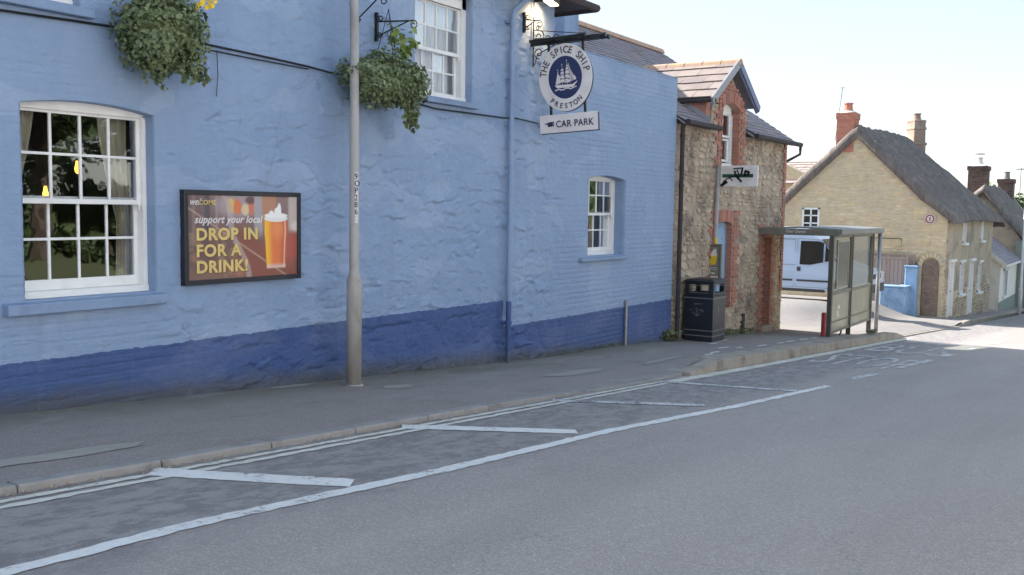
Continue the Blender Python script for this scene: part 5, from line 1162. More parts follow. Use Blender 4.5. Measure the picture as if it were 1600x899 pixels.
# ------------------------------------------------------------------ wall brackets
def scroll(m, c, r0, turns, a0, r, plane='xz', sgn=1):
    P = []
    for k in range(14):
        t = k / 13; a = a0 + sgn * turns * 2 * math.pi * t; q = r0 * (1 - .75 * t)
        P.append((c[0] + math.cos(a) * q, c[1], c[2] + math.sin(a) * q) if plane == 'xz' else (c[0], c[1] + math.cos(a) * q, c[2] + math.sin(a) * q))
    m.tube(P, r, 6)
def wall_bracket(x, z0, z1, reach, dirx, label):
    b = thing('wall_bracket', label, 'bracket', (x, 0, z0)); y = -.03
    dv = Vector((dirx, -math.sqrt(max(0, 1 - dirx * dirx)), 0))
    m = MB(); m.box(x - .014, x + .014, y - .012, 0, z0, z1); m.build('back_plate', 'black', b)
    m = MB(); a = Vector((x, y, z1 - .1)); e = a + dv * reach; m.tube([a, e], .009, 6); m.tube([(x, y, z0 + .05), e - dv * .05], .008, 6)
    for cc, rr, aa in ((e + Vector((0, 0, -.045)), .05, 1.57), (a + dv * .04 + Vector((0, 0, .03)), .035, 3.1), (Vector((x, y, z0 + .07)) + dv * .03, .035, 0)):
        P = []
        for k in range(14):
            t = k / 13; an = aa - 1.2 * 2 * math.pi * t; q = rr * (1 - .7 * t); P.append(cc + dv * (math.cos(an) * q) + Vector((0, 0, math.sin(an) * q)))
        m.tube(P, .007, 6)
    m.build('scrollwork', 'black', b); return b
wall_bracket(4.24, 3.49, 3.80, .42, .35, 'small black scrolled iron bracket on the blue wall between column and upper window')
wall_bracket(1.30, 3.55, 3.95, .36, .1, 'iron bracket above the round ivy basket')
wall_bracket(3.9, 3.60, 3.98, .36, .1, 'iron bracket behind the lamp column above the trailing basket')
wall_bracket(7.22, 4.05, 4.32, .2, .7, 'small dark scroll bracket beside the floodlight on the blue wall')
# ------------------------------------------------------------------ floodlight above the hanging sign
flo = thing('floodlight', 'lit warm floodlight under the pub eave above the hanging sign', 'light', (7.55, -.2, 4.4))
m = MB(); m.bar((7.50, 0, 4.52), (7.50, -.22, 4.50), .03); m.bar((7.40, -.26, 4.53), (7.66, -.24, 4.50), .16, .06); m.build('housing', 'black', flo, bevel=.01)
m = MB(); m.bar((7.42, -.26, 4.492), (7.65, -.24, 4.462), .12, .012); m.build('lamp_lens', 'flood', flo)
al = bpy.data.lights.new('flood_glow', 'SPOT'); al.energy = 9; al.color = (1, .62, .28); al.spot_size = R(130); al.spot_blend = .8; al.shadow_soft_size = .06
ao = bpy.data.objects.new('flood_glow', al); COL.objects.link(ao); ao.location = (7.53, -.20, 4.45); ao.rotation_euler = (R(48), 0, 0)
# ------------------------------------------------------------------ hanging sign
sg = thing('hanging_sign', 'round white pub sign with navy sailing ship above a car park board, hanging from bars', 'pub sign', (7.45, -.12, 3.90))
# the sign hangs a little skew and droops towards the wall
yaw = R(-90 + 9); TW = Matrix.Translation((7.45, -.10, 3.93)) @ Matrix.Rotation(yaw, 4, 'Z') @ Matrix.Rotation(R(-3.4), 4, 'Y')
# local: +X away from the wall, +Z up, -Y... faces the camera side
def L(p): return TW @ Vector((p[0] * .885 - .035, p[1], p[2]))
def lbox(m, x0, x1, y0, y1, z0, z1):
    vs = [(x0, y0, z0), (x1, y0, z0), (x1, y1, z0), (x0, y1, z0), (x0, y0, z1), (x1, y0, z1), (x1, y1, z1), (x0, y1, z1)]
    m.add([L(v) for v in vs], [(0, 3, 2, 1), (4, 5, 6, 7), (0, 1, 5, 4), (1, 2, 6, 5), (2, 3, 7, 6), (3, 0, 4, 7)])
m = MB()
for y_, x0_, x1_ in ((-.16, -.02, .86), (0, -.10, 1.12), (.16, .12, 1.12)): 
    m.tube([L((x0_, y_, .03 - .02)), L((x1_, y_, .03 - .02))], .022, 8); m.tube([L((x1_, y_, .01)), L((x1_ + .03, y_, .01))], .034, 8)
lbox(m, -.08, 1.04, -.02, .02, -.03, .03); lbox(m, .25, .29, -.17, .17, -.01, .01); lbox(m, .75, .79, -.17, .17, -.01, .01); m.build('top_bars', 'black', sg)
m = MB(); lbox(m, .20, .235, .0, .03, -1.02, -.03); lbox(m, .76, .795, .0, .03, -1.02, -.03); m.build('hangers', 'black', sg)
m = MB(); m.tube([(7.45, -.03, 4.5), (7.45, -.03, 3.62)], .011, 6)
m.tube([(7.45, -.03, 4.12), (7.42, -.12, 4.10), (7.38, -.9, 3.99)], .006, 5)
scroll(m, (7.45, -.12, 4.02), .09, 1.3, 1.6, .008, 'yz'); scroll(m, (7.45, -.25, 3.99), .07, 1.2, .2, .008, 'yz', -1); scroll(m, (7.45, -.12, 3.80), .08, 1.3, 4.6, .008, 'yz'); scroll(m, (7.45, -.10, 4.14), .04, 1.2, 3.1, .007, 'yz', -1); scroll(m, (7.45, -.40, 3.98), .06, 1.2, .2, .007, 'yz', 1)
m.tube([(7.45, -.05, 3.64), (7.42, -.12, 3.78), (7.4, -.4, 3.88)], .008, 5); m.tube([(7.45, -.05, 4.0), (7.42, -.2, 3.99), (7.38, -.55, 3.93)], .008, 5); m.build('scrollwork', 'black', sg)
CXs, CZs, RX_, RZ_ = .49, -.50, .435, .455
def ring(m, rx, rz, y0, y1, n=56, cx=CXs, cz=CZs):
    a = [L((cx + rx * math.cos(2 * math.pi * k / n), y0, cz + rz * math.sin(2 * math.pi * k / n))) for k in range(n)]
    b = [L((cx + rx * math.cos(2 * math.pi * k / n), y1, cz + rz * math.sin(2 * math.pi * k / n))) for k in range(n)]
    m.add(a + b, [tuple(range(n)), tuple(range(n, 2 * n))[::-1]] + [(k, (k + 1) % n, n + (k + 1) % n, n + k) for k in range(n)])
# face looks along local -y (towards the camera side, i.e. world -x)
m = MB(); ring(m, RX_, RZ_, -.035, .035); m.build('round_board', 'signw', sg, bevel=.004)
m = MB(); ring(m, RX_ * .995, RZ_ * .995, -.012, .012, 56, CXs + .010, CZs - .008); m.build('board_edge', 'ink', sg)
m = MB(); ring(m, RX_ * .63, RZ_ * .63, -.039, -.034); m.build('emblem_disc', 'navy', sg)
m = MB(); lbox(m, -.0 + .045, .99, -.035, .035, -1.235, -.99); m.build('lower_board', 'signw', sg, bevel=.003)
m = MB(); lbox(m, .055, 1.0, -.02, .02, -1.243, -.998); m.build('board_edge', 'ink', sg)
ux = (TW.to_3x3() @ Vector((1, 0, 0))); uz = (TW.to_3x3() @ Vector((0, 0, 1)))
def onsign(x, z, d=.040): return L((x, -d, z))
def arc(s, a0, a1, rr, size, up=1, bold=.0016):
    n = len(s)
    for k, ch in enumerate(s):
        if ch == ' ': continue
        a = R(a0 + (a1 - a0) * k / (n - 1)); p = (CXs + rr * RX_ * math.cos(a), CZs + rr * RZ_ * math.sin(a))
        rx = Vector((math.sin(a), 0, -math.cos(a))) * up; rz = Vector((math.cos(a), 0, math.sin(a))) * up
        X3 = TW.to_3x3() @ rx; Z3 = TW.to_3x3() @ rz
        text('lettering', ch, size, 'ink', sg, frame(onsign(*p) , X3, Z3), ext=.001, bold=bold, align='CENTER', sx=.88)
arc('THE SPICE SHIP', 170, 14, .72, .132); arc('PRESTON', 232, 309, .915, .098, -1)
text('lettering', 'CAR PARK', .128, 'ink', sg, frame(onsign(.31, -1.165), ux, uz), ext=.001, bold=.0018, sx=.87, spacing=1.06)
m = MB()   # pointing hand
def flat(pts, d=.041, th=.002): m.prism([onsign(x, z, d) for x, z in pts], L((0, -th, 0)) - L((0, 0, 0)))
hx, hz = .13, -1.11
flat([(hx, hz + .004), (hx + .06, hz + .02), (hx + .13, hz + .028), (hx + .13, hz - .035), (hx + .05, hz - .04), (hx + .045, hz - .012), (hx + .06, hz - .004), (hx, hz - .006)])
flat([(hx + .138, hz + .034), (hx + .15, hz + .034), (hx + .15, hz - .04), (hx + .138, hz - .04)])
m.build('pointing_hand', 'ink', sg)
m = MB()   # the ship: three masts, square sails, jibs, hull and waves
def F_(pts, d=.041): m.prism([onsign(CXs + x * .0027 * .98, CZs + z * .0030, d) for x, z in pts], L((0, -.0015, 0)) - L((0, 0, 0)))
r_ = random.Random(6)
for mx, top, b in ((-42, 38, -30), (-16, 60, -32), (14, 78, -32)):
    F_([(mx - 1, b), (mx + 1, b), (mx + .6, top), (mx - .6, top)])
    F_([(mx, top), (mx - 6, top - 3), (mx, top - 6)])
def sail(cx, z0, z1, w0, w1, bul=3):
    F_([(cx - w0, z0), (cx - w0 * .5, z0 + bul * .6), (cx + w0 * .5, z0 + bul * .6), (cx + w0, z0), (cx + w1 + 1, (z0 + z1) / 2), (cx + w1, z1), (cx, z1 - 1), (cx - w1, z1), (cx - w1 - 1, (z0 + z1) / 2)])
for cx, rows in ((-16, [(-24, -8, 13, 12), (-6, 10, 12, 11), (12, 26, 11, 9), (28, 38, 8, 7)]), (15, [(-26, -8, 15, 14), (-6, 12, 14, 12), (14, 30, 12, 10), (32, 44, 9, 7), (46, 54, 6, 5)])):
    for z0_, z1_, w0_, w1_ in rows: sail(cx, z0_, z1_, w0_, w1_)
F_([(-60, -30), (-42, -28), (-43, 30), (-50, 4)]); F_([(-40, -26), (-30, -26), (-31, 4), (-40, 16)])
F_([(30, -22), (66, -14), (30, 40)]); F_([(34, -20), (52, -16), (22, 62), (24, 60)]); F_([(56, -10), (70, -12), (58, 8)])
F_([(-62, -32), (46, -34), (76, -20), (74, -24), (48, -46), (-50, -46), (-64, -36)])
for k in range(9):
    a_ = -66 + 15 * k; zz = -52 + 3 * math.sin(k * 1.8) + (k - 4) * .8; F_([(a_, zz), (a_ + 8, zz + 3.5), (a_ + 19, zz + 1), (a_ + 12, zz - 2.5), (a_ + 3, zz - 3)])
m.build('ship_emblem', 'signw', sg)
m = MB(); r_ = random.Random(8)
for k in range(15):
    x = r_.uniform(-32, 26); z = r_.uniform(-22, 36); s = r_.uniform(2.0, 5); m.prism([onsign(CXs + (x + s * math.cos(t)) * .0027, CZs + (z + s * .6 * math.sin(t)) * .003, .0435) for t in [q * 1.05 for q in range(6)]], L((0, -.0008, 0)) - L((0, 0, 0)))
m.build('sail_shading', 'navy', sg)
# ------------------------------------------------------------------ litter bin
bz = pz(13, -.4) + .01
lb = thing('litter_bin', 'black plastic litter bin with openings near the top and pale bands, against the stone wall', 'litter bin', (13.05, -.38, bz))
bx0, bx1, by0, by1, H = 12.76, 13.38, -.65, -.08, 1.13
def taper(z): return .018 * (1 - z / H)
def ringbox(m, z0, z1, e0, e1, x0=bx0, x1=bx1, y0=by0, y1=by1):
    m.add([(x0 - e0, y0 - e0, bz + z0), (x1 + e0, y0 - e0, bz + z0), (x1 + e0, y1 + e0, bz + z0), (x0 - e0, y1 + e0, bz + z0), (x0 - e1, y0 - e1, bz + z1), (x1 + e1, y0 - e1, bz + z1), (x1 + e1, y1 + e1, bz + z1), (x0 - e1, y1 + e1, bz + z1)],
          [(0, 3, 2, 1), (4, 5, 6, 7), (0, 1, 5, 4), (1, 2, 6, 5), (2, 3, 7, 6), (3, 0, 4, 7)])
m = MB(); ringbox(m, 0, .86, 0, 0); m.build('body', 'blackp', lb, bevel=.018, seg=3)
m = MB()                                        # hood: corner posts, top and bottom rails round the openings
zo0, zo1 = .90, 1.06
for (a, b, c_, d) in ((bx0, bx1, by0, by0 + .03), (bx0, bx1, by1 - .03, by1), (bx0, bx0 + .03, by0 + .03, by1 - .03), (bx1 - .03, bx1, by0 + .03, by1 - .03)): m.box(a, b, c_, d, bz + .86, bz + zo0); m.box(a, b, c_, d, bz + zo1, bz + 1.10)
for px_ in (bx0, bx1 - .10):
    for py_ in (by0, by1 - .10): m.box(px_ + .001, px_ + .099, py_ + .001, py_ + .099, bz + zo0 - .01, bz + zo1 + .01)
m.build('hood', 'blackp', lb, bevel=.008)
m = MB(); ringbox(m, 1.10, 1.125, .02, .02); ringbox(m, 1.125, 1.16, .02, -.06); m.build('lid', 'blackp', lb, bevel=.006)
m = MB(); m.box(bx0 + .06, bx1 - .06, by0 + .06, by1 - .06, bz + .82, bz + .885); m.build('liner', 'room', lb)
bandm = plain('bin_grey_band', (.16, .165, .17), .5); MAT['band'] = bandm
for z in (.80, .20, .10):
    m = MB()
    for (a, b, c_, d) in ((bx0 - .006, bx1 + .006, by0 - .006, by0 + .01), (bx0 - .006, bx1 + .006, by1 - .01, by1 + .006), (bx0 - .006, bx0 + .01, by0 + .01, by1 - .01), (bx1 - .01, bx1 + .006, by0 + .01, by1 - .01)): m.box(a, b, c_, d, bz + z, bz + z + .018)
    m.build('band', 'band', lb)
def rim(parent, corners, r):
    m = MB(); m.tube(corners + [corners[0], corners[1]], r, 6); m.build('opening_rim', 'band', parent)
rim(lb, [(bx0 - .004, by0 + .11, bz + zo0 + .01), (bx0 - .004, by1 - .11, bz + zo0 + .01), (bx0 - .004, by1 - .09, bz + zo1 - .02), (bx0 - .004, by0 + .09, bz + zo1 - .02)], .006)
rim(lb, [(bx0 + .11, by0 - .004, bz + zo0 + .01), (bx1 - .11, by0 - .004, bz + zo0 + .01), (bx1 - .11, by0 - .004, bz + zo1 - .02), (bx0 + .11, by0 - .004, bz + zo1 - .02)], .006)
m = MB(); r_ = random.Random(31)
for k in range(26):     # remains of stickers and a worn crest
    y = -.36 + r_.gauss(0, .045); z = .56 + r_.choice([-.07, -.03, .03, .0]) + r_.gauss(0, .012); s = r_.uniform(.006, .016)
    m.box(bx0 - .003, bx0 - .0005, y - s, y + s, bz + z - s * .5, bz + z + s * .5)
for k in range(9): y = -.44 + k * .018; m.box(bx0 - .003, bx0 - .0005, y, y + .012, bz + .70 - k * .002, bz + .709)
m.box(bx0 + .25, bx0 + .28, by0 - .003, by0 - .0005, bz + .50, bz + .64); m.build('worn_sticker', 'band', lb)
m = MB(); m.box(bx0 - .06, bx1 + .04, by0 - .05, by1 + .05, bz - .05, bz + .006); m.build('base_slab', 'pave', lb)
# ------------------------------------------------------------------ bus stop pole with flag and timetable case
fx, fy = 14.30, -.06; fz = pz(fx, fy)
fp = thing('bus_stop_pole', 'grey bus stop pole with graffiti covered white flag and timetable case, behind the bin', 'bus stop', (fx, fy, fz))
m = MB(); m.tube([(fx - .05, fy + .04, fz), (fx, fy, 2.56)], .041, 16); m.lathe((fx, fy, 2.56), [(0, .043), (.015, .043), (.03, .01)], 14); m.build('pole', 'pole', fp, smooth=True)
m = MB(); m.tube([(fx - .019, fy + .012, 1.02), (fx - .017, fy + .010, 1.14)], .045, 16); m.build('yellow_band', 'yellow', fp)
y0_, y1_ = -.115, -.87
m = MB(); m.box(fx - .025, fx + .025, y1_, y0_, 2.16, 2.57); m.build('flag', 'signw', fp, bevel=.012, seg=3, label='white flag with green band covered by black graffiti')
m = MB(); m.box(fx - .02, fx + .02, y0_, fy - .03, 2.50, 2.53); m.box(fx - .02, fx + .02, y0_, fy - .03, 2.20, 2.23); m.build('flag_clamp', 'galv', fp)
xf = fx - .0262
m = MB(); m.box(xf - .0008, xf, -.78, -.15, 2.335, 2.405); m.build('green_band', 'dgreen', fp)
m = MB()
for z, a, b in ((2.49, -.76, -.14), (2.445, -.72, -.15), (2.30, -.74, -.36), (2.27, -.70, -.40), (2.235, -.66, -.42), (2.205, -.70, -.45)): m.box(xf - .0008, xf, a, b, z, z + .0045)
m.build('small_print', 'grey', fp)
m = MB(); xg = xf - .002
def sc(pts, wd):
    for a_, b_ in zip(pts, pts[1:]):
        a3 = Vector((xg, a_[0], a_[1])); b3 = Vector((xg, b_[0], b_[1])); d = (b3 - a3).normalized(); n_ = Vector((0, -d.z, d.y)) * wd / 2; a3 -= d * wd * .3; b3 += d * wd * .3
        m.prism([a3 - n_, a3 + n_, b3 + n_, b3 - n_], (.0012, 0, 0))
sc([(-.14, 2.18), (-.19, 2.22), (-.24, 2.25)], .06); sc([(-.17, 2.25), (-.24, 2.31), (-.32, 2.33), (-.36, 2.27)], .022); sc([(-.28, 2.35), (-.46, 2.37)], .03); sc([(-.40, 2.46), (-.44, 2.36), (-.54, 2.26)], .045)
sc([(-.56, 2.52), (-.54, 2.40), (-.47, 2.34)], .04); sc([(-.38, 2.51), (-.56, 2.52)], .025); sc([(-.60, 2.36), (-.62, 2.46), (-.69, 2.44), (-.66, 2.38), (-.60, 2.39)], .045); sc([(-.45, 2.48), (-.50, 2.38)], .03); sc([(-.70, 2.40), (-.73, 2.37)], .02)
m.build('graffiti', 'black', fp)
cx_, cyA, cyB = 14.20, .13, -.20
m = MB(); m.box(14.18, 14.24, -.22, .115, .33, 1.03); m.build('timetable_case', 'shelter', fp, bevel=.006)
m = MB(); m.box(14.1765, 14.1795, -.19, .08, .36, 1.0); m.build('timetable_sheet', 'shelterpost', fp)
m2 = MB(); m2.box(14.1755, 14.1785, -.17, .06, .385, .97); m2.build('timetable_print', plain('grey_olive_print', (.19, .20, .175), .4), fp)
m = MB(); m.prism([(14.174, .055, .80), (14.174, -.14, .82), (14.174, -.11, .62), (14.174, .055, .60)], (.002, 0, 0)); m.build('timetable_yellow', 'yellow', fp)
m = MB(); m.prism([(14.173, -.02, .78)] + [(14.173, -.13 + .12 * math.cos(t), .80 + .14 * math.sin(t)) for t in (0.2, .6, 1.0, 1.4)] + [(14.173, -.13, .80)], (.002, 0, 0))
for z in (.55, .52): m.box(14.174, 14.176, -.14, .05, z, z + .008)
m.box(14.174, 14.176, -.10, -.04, .43, .46); m.box(14.174, 14.176, -.03, .0, .43, .46); m.box(14.174, 14.176, -.17, .06, .36, .385); m.build('timetable_white', 'cloth', fp)
# ------------------------------------------------------------------ bus shelter
sx0, sx1, sy = 17.0, 20.75, -1.60
bs = thing('bus_shelter', 'grey green bus shelter with glazed panels, steel lower panels and cantilever roof beam', 'bus shelter', (18.8, -1.6, G(18.8) + .13))
gz_ = lambda x: G(x) + pav(x) + (.0 if x < 18.7 else -.01)
posts = [(17.00, .085), (18.62, .05), (20.55, .07)]
for px_, w_ in posts:
    m = MB(); m.box(px_ - w_ / 2, px_ + w_ / 2, sy - .05, sy + .05, gz_(px_) - .02, 1.20); m.build('post', 'shelterpost', bs, bevel=.008)
m = MB(); m.box(18.9, 19.02, sy + .45, sy + .55, gz_(18.9) - .02, -.70); m.build('seat_leg', 'shelterpost', bs)
m = MB(); m.tube([(20.80, sy - .12, gz_(20.8) - .02), (20.80, sy - .12, 1.22)], .05, 12); m.build('round_post', 'galv', bs, smooth=True)
for k, (xa, xb) in enumerate(((17.045, 18.595), (18.645, 20.515))):
    m = MB()
    m.box(xa, xb, sy - .03, sy + .03, 1.13, 1.18); m.box(xa, xb, sy - .035, sy + .03, -.10, -.02); m.box(xa, xb, sy - .03, sy + .03, -.94, -.88); m.box(xa, xa + .04, sy - .03, sy + .03, -.88, 1.13); m.box(xb - .04, xb, sy - .03, sy + .03, -.88, 1.13)
    fr = m.build('panel_frame', 'shelter', bs, bevel=.004)
    m = MB(); m.add([(xa + .04, sy, -.02), (xb - .04, sy, -.02), (xb - .04, sy, 1.13), (xa + .04, sy, 1.13)], [(0, 1, 2, 3)]); m.build('pane', glass('shelter_glass', (.80, .86, .74), 1.3, .05, .5) if k == 0 else bpy.data.materials['shelter_glass'], fr)
    m = MB(); m.box(xa + .04, xb - .04, sy - .012, sy + .012, -.88, -.10); m.build('lower_panel', 'shelterpanel', bs)
    m = MB(); m.box(xa + .002, xb - .002, sy - .036, sy - .028, -.70, -.68); m.build('panel_rib', 'shelter', fr)
# dirty patches of an old notice on the first pane
m = MB(); m.box(17.45, 18.35, sy - .012, sy - .006, .05, 1.05)
tm = glass('old_notice', (.60, .66, .55), .2, .2, .5); m.build('notice_sheet', tm, bs)
m = MB()
for (a, b, c_, d) in ((17.42, 18.38, 1.04, 1.09), (17.42, 18.38, .01, .05), (17.42, 17.47, .05, 1.04), (18.33, 18.38, .05, 1.04)): m.box(a, b, sy - .02, sy - .008, c_, d)
m.build('notice_frame', 'shelterpanel', bs)
m = MB(); r_ = random.Random(3)
for (cx_, cz_, s_) in ((17.62, -.50, .05), (17.70, -.40, .06), (17.66, -.58, .05)): m.prism([(cx_ + s_ * 1.6 * math.cos(t) * r_.uniform(.6, 1), sy - .014, cz_ + s_ * math.sin(t) * r_.uniform(.6, 1)) for t in [q * .9 for q in range(7)]], (0, .001, 0))
m.build('torn_sticker', 'signw', bs)
# roof: shallow curved canopy carried on deep end beams that reach back towards the wall
m = MB(); N = 10; top = []; 
def rz_(t): return 1.325 + .035 * math.sin(math.pi * min(1, max(0, t)))
P1 = [(y, rz_((sy - .18 - y) / (sy - .18 + .05)) ) for y in [sy - .18 + (-.05 - sy + .18) * k / N for k in range(N + 1)]]
V = []; 
for xx in (17.0, 20.9):
    V += [(xx, y, z) for y, z in P1] + [(xx, y, z - .03) for y, z in P1]
n = N + 1
Fc = [(k, k + 1, 2 * n + k + 1, 2 * n + k) for k in range(N)] + [(n + k, 3 * n + k, 3 * n + k + 1, n + k + 1) for k in range(N)] + [(k, n + k, n + k + 1, k + 1) for k in range(N)] + [(2 * n + k, 2 * n + k + 1, 3 * n + k + 1, 3 * n + k) for k in range(N)] + [(0, 2 * n, 3 * n, n), (N, n + N, 3 * n + N, 2 * n + N)]
m.add(V, Fc); m.build('canopy', 'roofmetal', bs)
for xx in (17.02, 20.86):
    m = MB(); yb = -.06; pr = [(xx - .05, sy - .14, 1.18), (xx - .05, sy - .16, 1.25), (xx - .05, sy - .14, 1.32), (xx - .05, yb + .03, 1.32), (xx - .05, yb + .07, 1.30), (xx - .05, yb + .09, 1.25), (xx - .05, yb + .07, 1.20), (xx - .05, yb + .03, 1.18)]
    m.prism(pr, (.09, 0, 0)); m.build('end_beam', 'shelter', bs, bevel=.008)
m = MB(); m.box(17.0, 20.9, sy - .20, sy - .15, 1.22, 1.325); m.box(17.0, 20.9, sy - .16, sy + .05, 1.19, 1.23); m.build('fascia', 'roofmetal', bs, bevel=.012)
text('lettering', 'Clear Channel', .088, 'cloth', bs, frame((16.966, -.60, 1.235), (0, -1, 0), (0, 0, 1)), ext=.001, bold=.001, sx=.85)
m = MB(); m.tube([(18.05, sy, -.9), (18.06, sy + .02, -1.02), (18.0, sy + .03, gz_(18) + .02)], .02, 6); m.build('cable', 'black', bs)
m = MB(); m.box(16.84, 16.94, sy + .04, sy + .125, gz_(16.9) + .02, -.46); m.build('red_panel', 'red', bs, bevel=.02)
# ------------------------------------------------------------------ van in the yard
vx0, vx1, vy0 = 28.0, 29.98, .16; vz = yardz(28.5, 1.6)
vn = thing('van', 'pale blue high roof panel van parked in the yard behind the bus shelter', 'van', (29, 3, vz))
Lv = 5.4; zt = 2.42
prof = [(0.0, .38), (0.0, .78), (.05, .98), (.30, 1.08), (.92, 1.30), (1.05, 1.42), (1.62, 2.05), (1.85, 2.16), (2.25, 2.36), (2.6, zt), (Lv - .1, zt), (Lv, zt - .12), (Lv + .03, 1.2), (Lv + .03, .38)]
def cut(y):      # wheel arches
    return None
def arc_(cy, r): return [(cy + r * math.cos(t), .36 + r * math.sin(t)) for t in [math.pi * (1 - k / 10) for k in range(11)]][::-1]
body = prof + [(4.75 - 0, .36)] + [(4.30 + .42 * math.cos(t), .36 + .42 * math.sin(t)) for t in [math.pi * k / 10 for k in range(11)]] + [(1.35, .36)] + [(.92 + .42 * math.cos(t), .36 + .42 * math.sin(t)) for t in [math.pi * k / 10 for k in range(11)]]
me_v = [(vy0 + y, vz + z) for y, z in body]; n = len(me_v); V = []
def side_x(z, s):     # tumblehome
    h = (z - vz); return max(0, h - 1.1) * .10
for s, xx in ((0, vx0), (1, vx1)):
    for y, z in me_v: V.append((xx + (side_x(z, s) if s == 0 else -side_x(z, s)), y, z))
mv = MB(); mv.add(V, [tuple(range(n)), tuple(range(n, 2 * n))[::-1]] + [(k, (k + 1) % n, n + (k + 1) % n, n + k) for k in range(n)])
vb = mv.build('body', 'vanp', vn, bevel=.045, seg=3)
def vxs(z): return vx0 + max(0, z - 1.1) * .10
def vpoly(name, pts, mat, off=.012, parent=vn, label=None, th=.006):
    m = MB(); A_ = [(vxs(z) - off, vy0 + y, vz + z) for y, z in pts]; m.prism(A_, (th, 0, 0)); return m.build(name, mat, parent, label=label)
vpoly('side_window', [(1.50, 1.30), (1.50, 1.93), (1.66, 1.98), (2.26, 1.98), (2.26, 1.20), (1.9, 1.20)], 'vanglass')
vpoly('quarter_window', [(1.02, 1.36), (1.44, 1.86), (1.44, 1.32)], 'vanglass')
def seam(pts): 
    m = MB()
    for a_, b_ in zip(pts, pts[1:]): m.bar((vxs(a_[1]) - .003, vy0 + a_[0], vz + a_[1]), (vxs(b_[1]) - .003, vy0 + b_[0], vz + b_[1]), .008, .008)
    m.build('door_seam', 'vantrim', vn)
seam([(1.10, .45), (1.05, 1.3), (1.55, 2.02), (2.36, 2.06), (2.38, .45), (1.10, .45)]); seam([(2.44, 2.02), (2.44, .45), (3.62, .45), (3.62, 2.02), (2.44, 2.02)]); seam([(2.4, 2.06), (5.3, 2.04)]); seam([(2.4, 1.18), (5.3, 1.18)])
vpoly('rubbing_strip', [(1.2, .64), (1.2, .70), (2.34, .70), (2.34, .64)], 'vantrim', .02); vpoly('rubbing_strip', [(2.48, .64), (2.48, .70), (3.6, .70), (3.6, .64)], 'vantrim', .02); vpoly('rubbing_strip', [(4.8, .64), (4.8, .70), (5.3, .70), (5.3, .64)], 'vantrim', .02)
vpoly('door_handle', [(2.22, .98), (2.22, 1.12), (2.34, 1.12), (2.34, .98)], 'vantrim', .022); vpoly('fuel_cap', [(2.52, .8), (2.52, .98), (2.7, .98), (2.7, .8)], 'vanp', .014)
vpoly('sill_trim', [(1.4, .30), (1.4, .40), (3.8, .40), (3.8, .30)], 'vantrim', .0, th=.04)
m = MB()
for t0, t1 in ((.0, 1.0),):
    a = (vy0 + 1.07, vz + 1.46); b = (vy0 + 1.60, vz + 2.04); m.add([(vx0 + .14, a[0] - .012, a[1] + .012), (vx1 - .14, a[0] - .012, a[1] + .012), (vx1 - .2, b[0] - .012, b[1] + .012), (vx0 + .2, b[0] - .012, b[1] + .012)], [(0, 1, 2, 3)])
m.build('windscreen', 'vanglass', vn)
for xx in (vx0 + .02, vx1 - .42):
    m = MB(); m.box(xx, xx + .40, vy0 - .012, vy0 + .1, vz + .74, vz + .98); m.build('headlight', 'lampglass', vn, bevel=.02)
m = MB(); m.box(vx0 + .45, vx1 - .45, vy0 - .012, vy0 + .05, vz + .78, vz + .94); m.box(vx0 + .03, vx1 - .03, vy0 - .03, vy0 + .1, vz + .34, vz + .62); m.build('bumper', 'vantrim', vn, bevel=.02)
m = MB(); m.box(vx0 - .22, vx0 - .04, vy0 + 1.12, vy0 + 1.26, vz + 1.30, vz + 1.62); m.build('wing_mirror', 'vantrim', vn, bevel=.03)
for cy in (.92, 4.30):
    for xx in (vx0 + .03, vx1 - .23):
        m = MB(); m.tube([(xx, vy0 + cy, vz + .34), (xx + .2, vy0 + cy, vz + .34)], .34, 24); wh = m.build('wheel', 'tyre', vn, bevel=.03)
        m = MB(); m.tube([(xx - .008, vy0 + cy, vz + .34), (xx + .1, vy0 + cy, vz + .34)], .21, 18); m.build('hubcap', 'grey', wh)
# ------------------------------------------------------------------ low blue wall, gate, and the pole at the right edge
bw = thing('blue_garden_wall', 'low pale blue rendered wall with a taller square pier beside the cottage gable', 'wall', (33.8, .6, G(33.8)))
m = MB(); m.box(33.35, 33.70, .10, 1.02, -2.5, -1.04); m.box(33.70, 34.15, .10, .42, -2.5, -1.04); m.build('wall', 'lowblue', bw, bevel=.03)
m = MB(); m.box(33.31, 33.74, .06, 1.06, -1.04, -.965); m.box(33.74, 34.15, .06, .46, -1.04, -.967); m.build('coping', 'lowblue', bw, bevel=.03)
m = MB(); m.box(34.0, 34.42, -.12, .30, -2.5, -.32); m.build('pier', 'lowblue', bw, bevel=.03)
m = MB(); m.box(33.97, 34.45, -.15, .33, -.32, -.24); m.build('pier_cap', 'lowblue', bw, bevel=.02)
gt = thing('wooden_gate', 'weathered brown boarded gate between the van and the blue wall', 'gate', (34.1, .9, -1.6))
y = .30
k = 0
while y < 1.75:
    m = MB(); m.box(34.20, 34.235, y, y + .135, -1.75, .02 + rnd.uniform(-.02, .02)); m.build('board', 'fence', gt); y += .145; k += 1
m = MB(); 
for (a, b, z0_, z1_) in ((34.235, 34.28, -1.5, -1.38), (34.235, 34.28, -.2, -.08), (34.17, 34.20, -.02, .05), (34.17, 34.20, -1.62, -1.5)):
    m = MB(); m.box(a, b, .30, 1.75, z0_, z1_); m.build('rail', 'fence', gt)

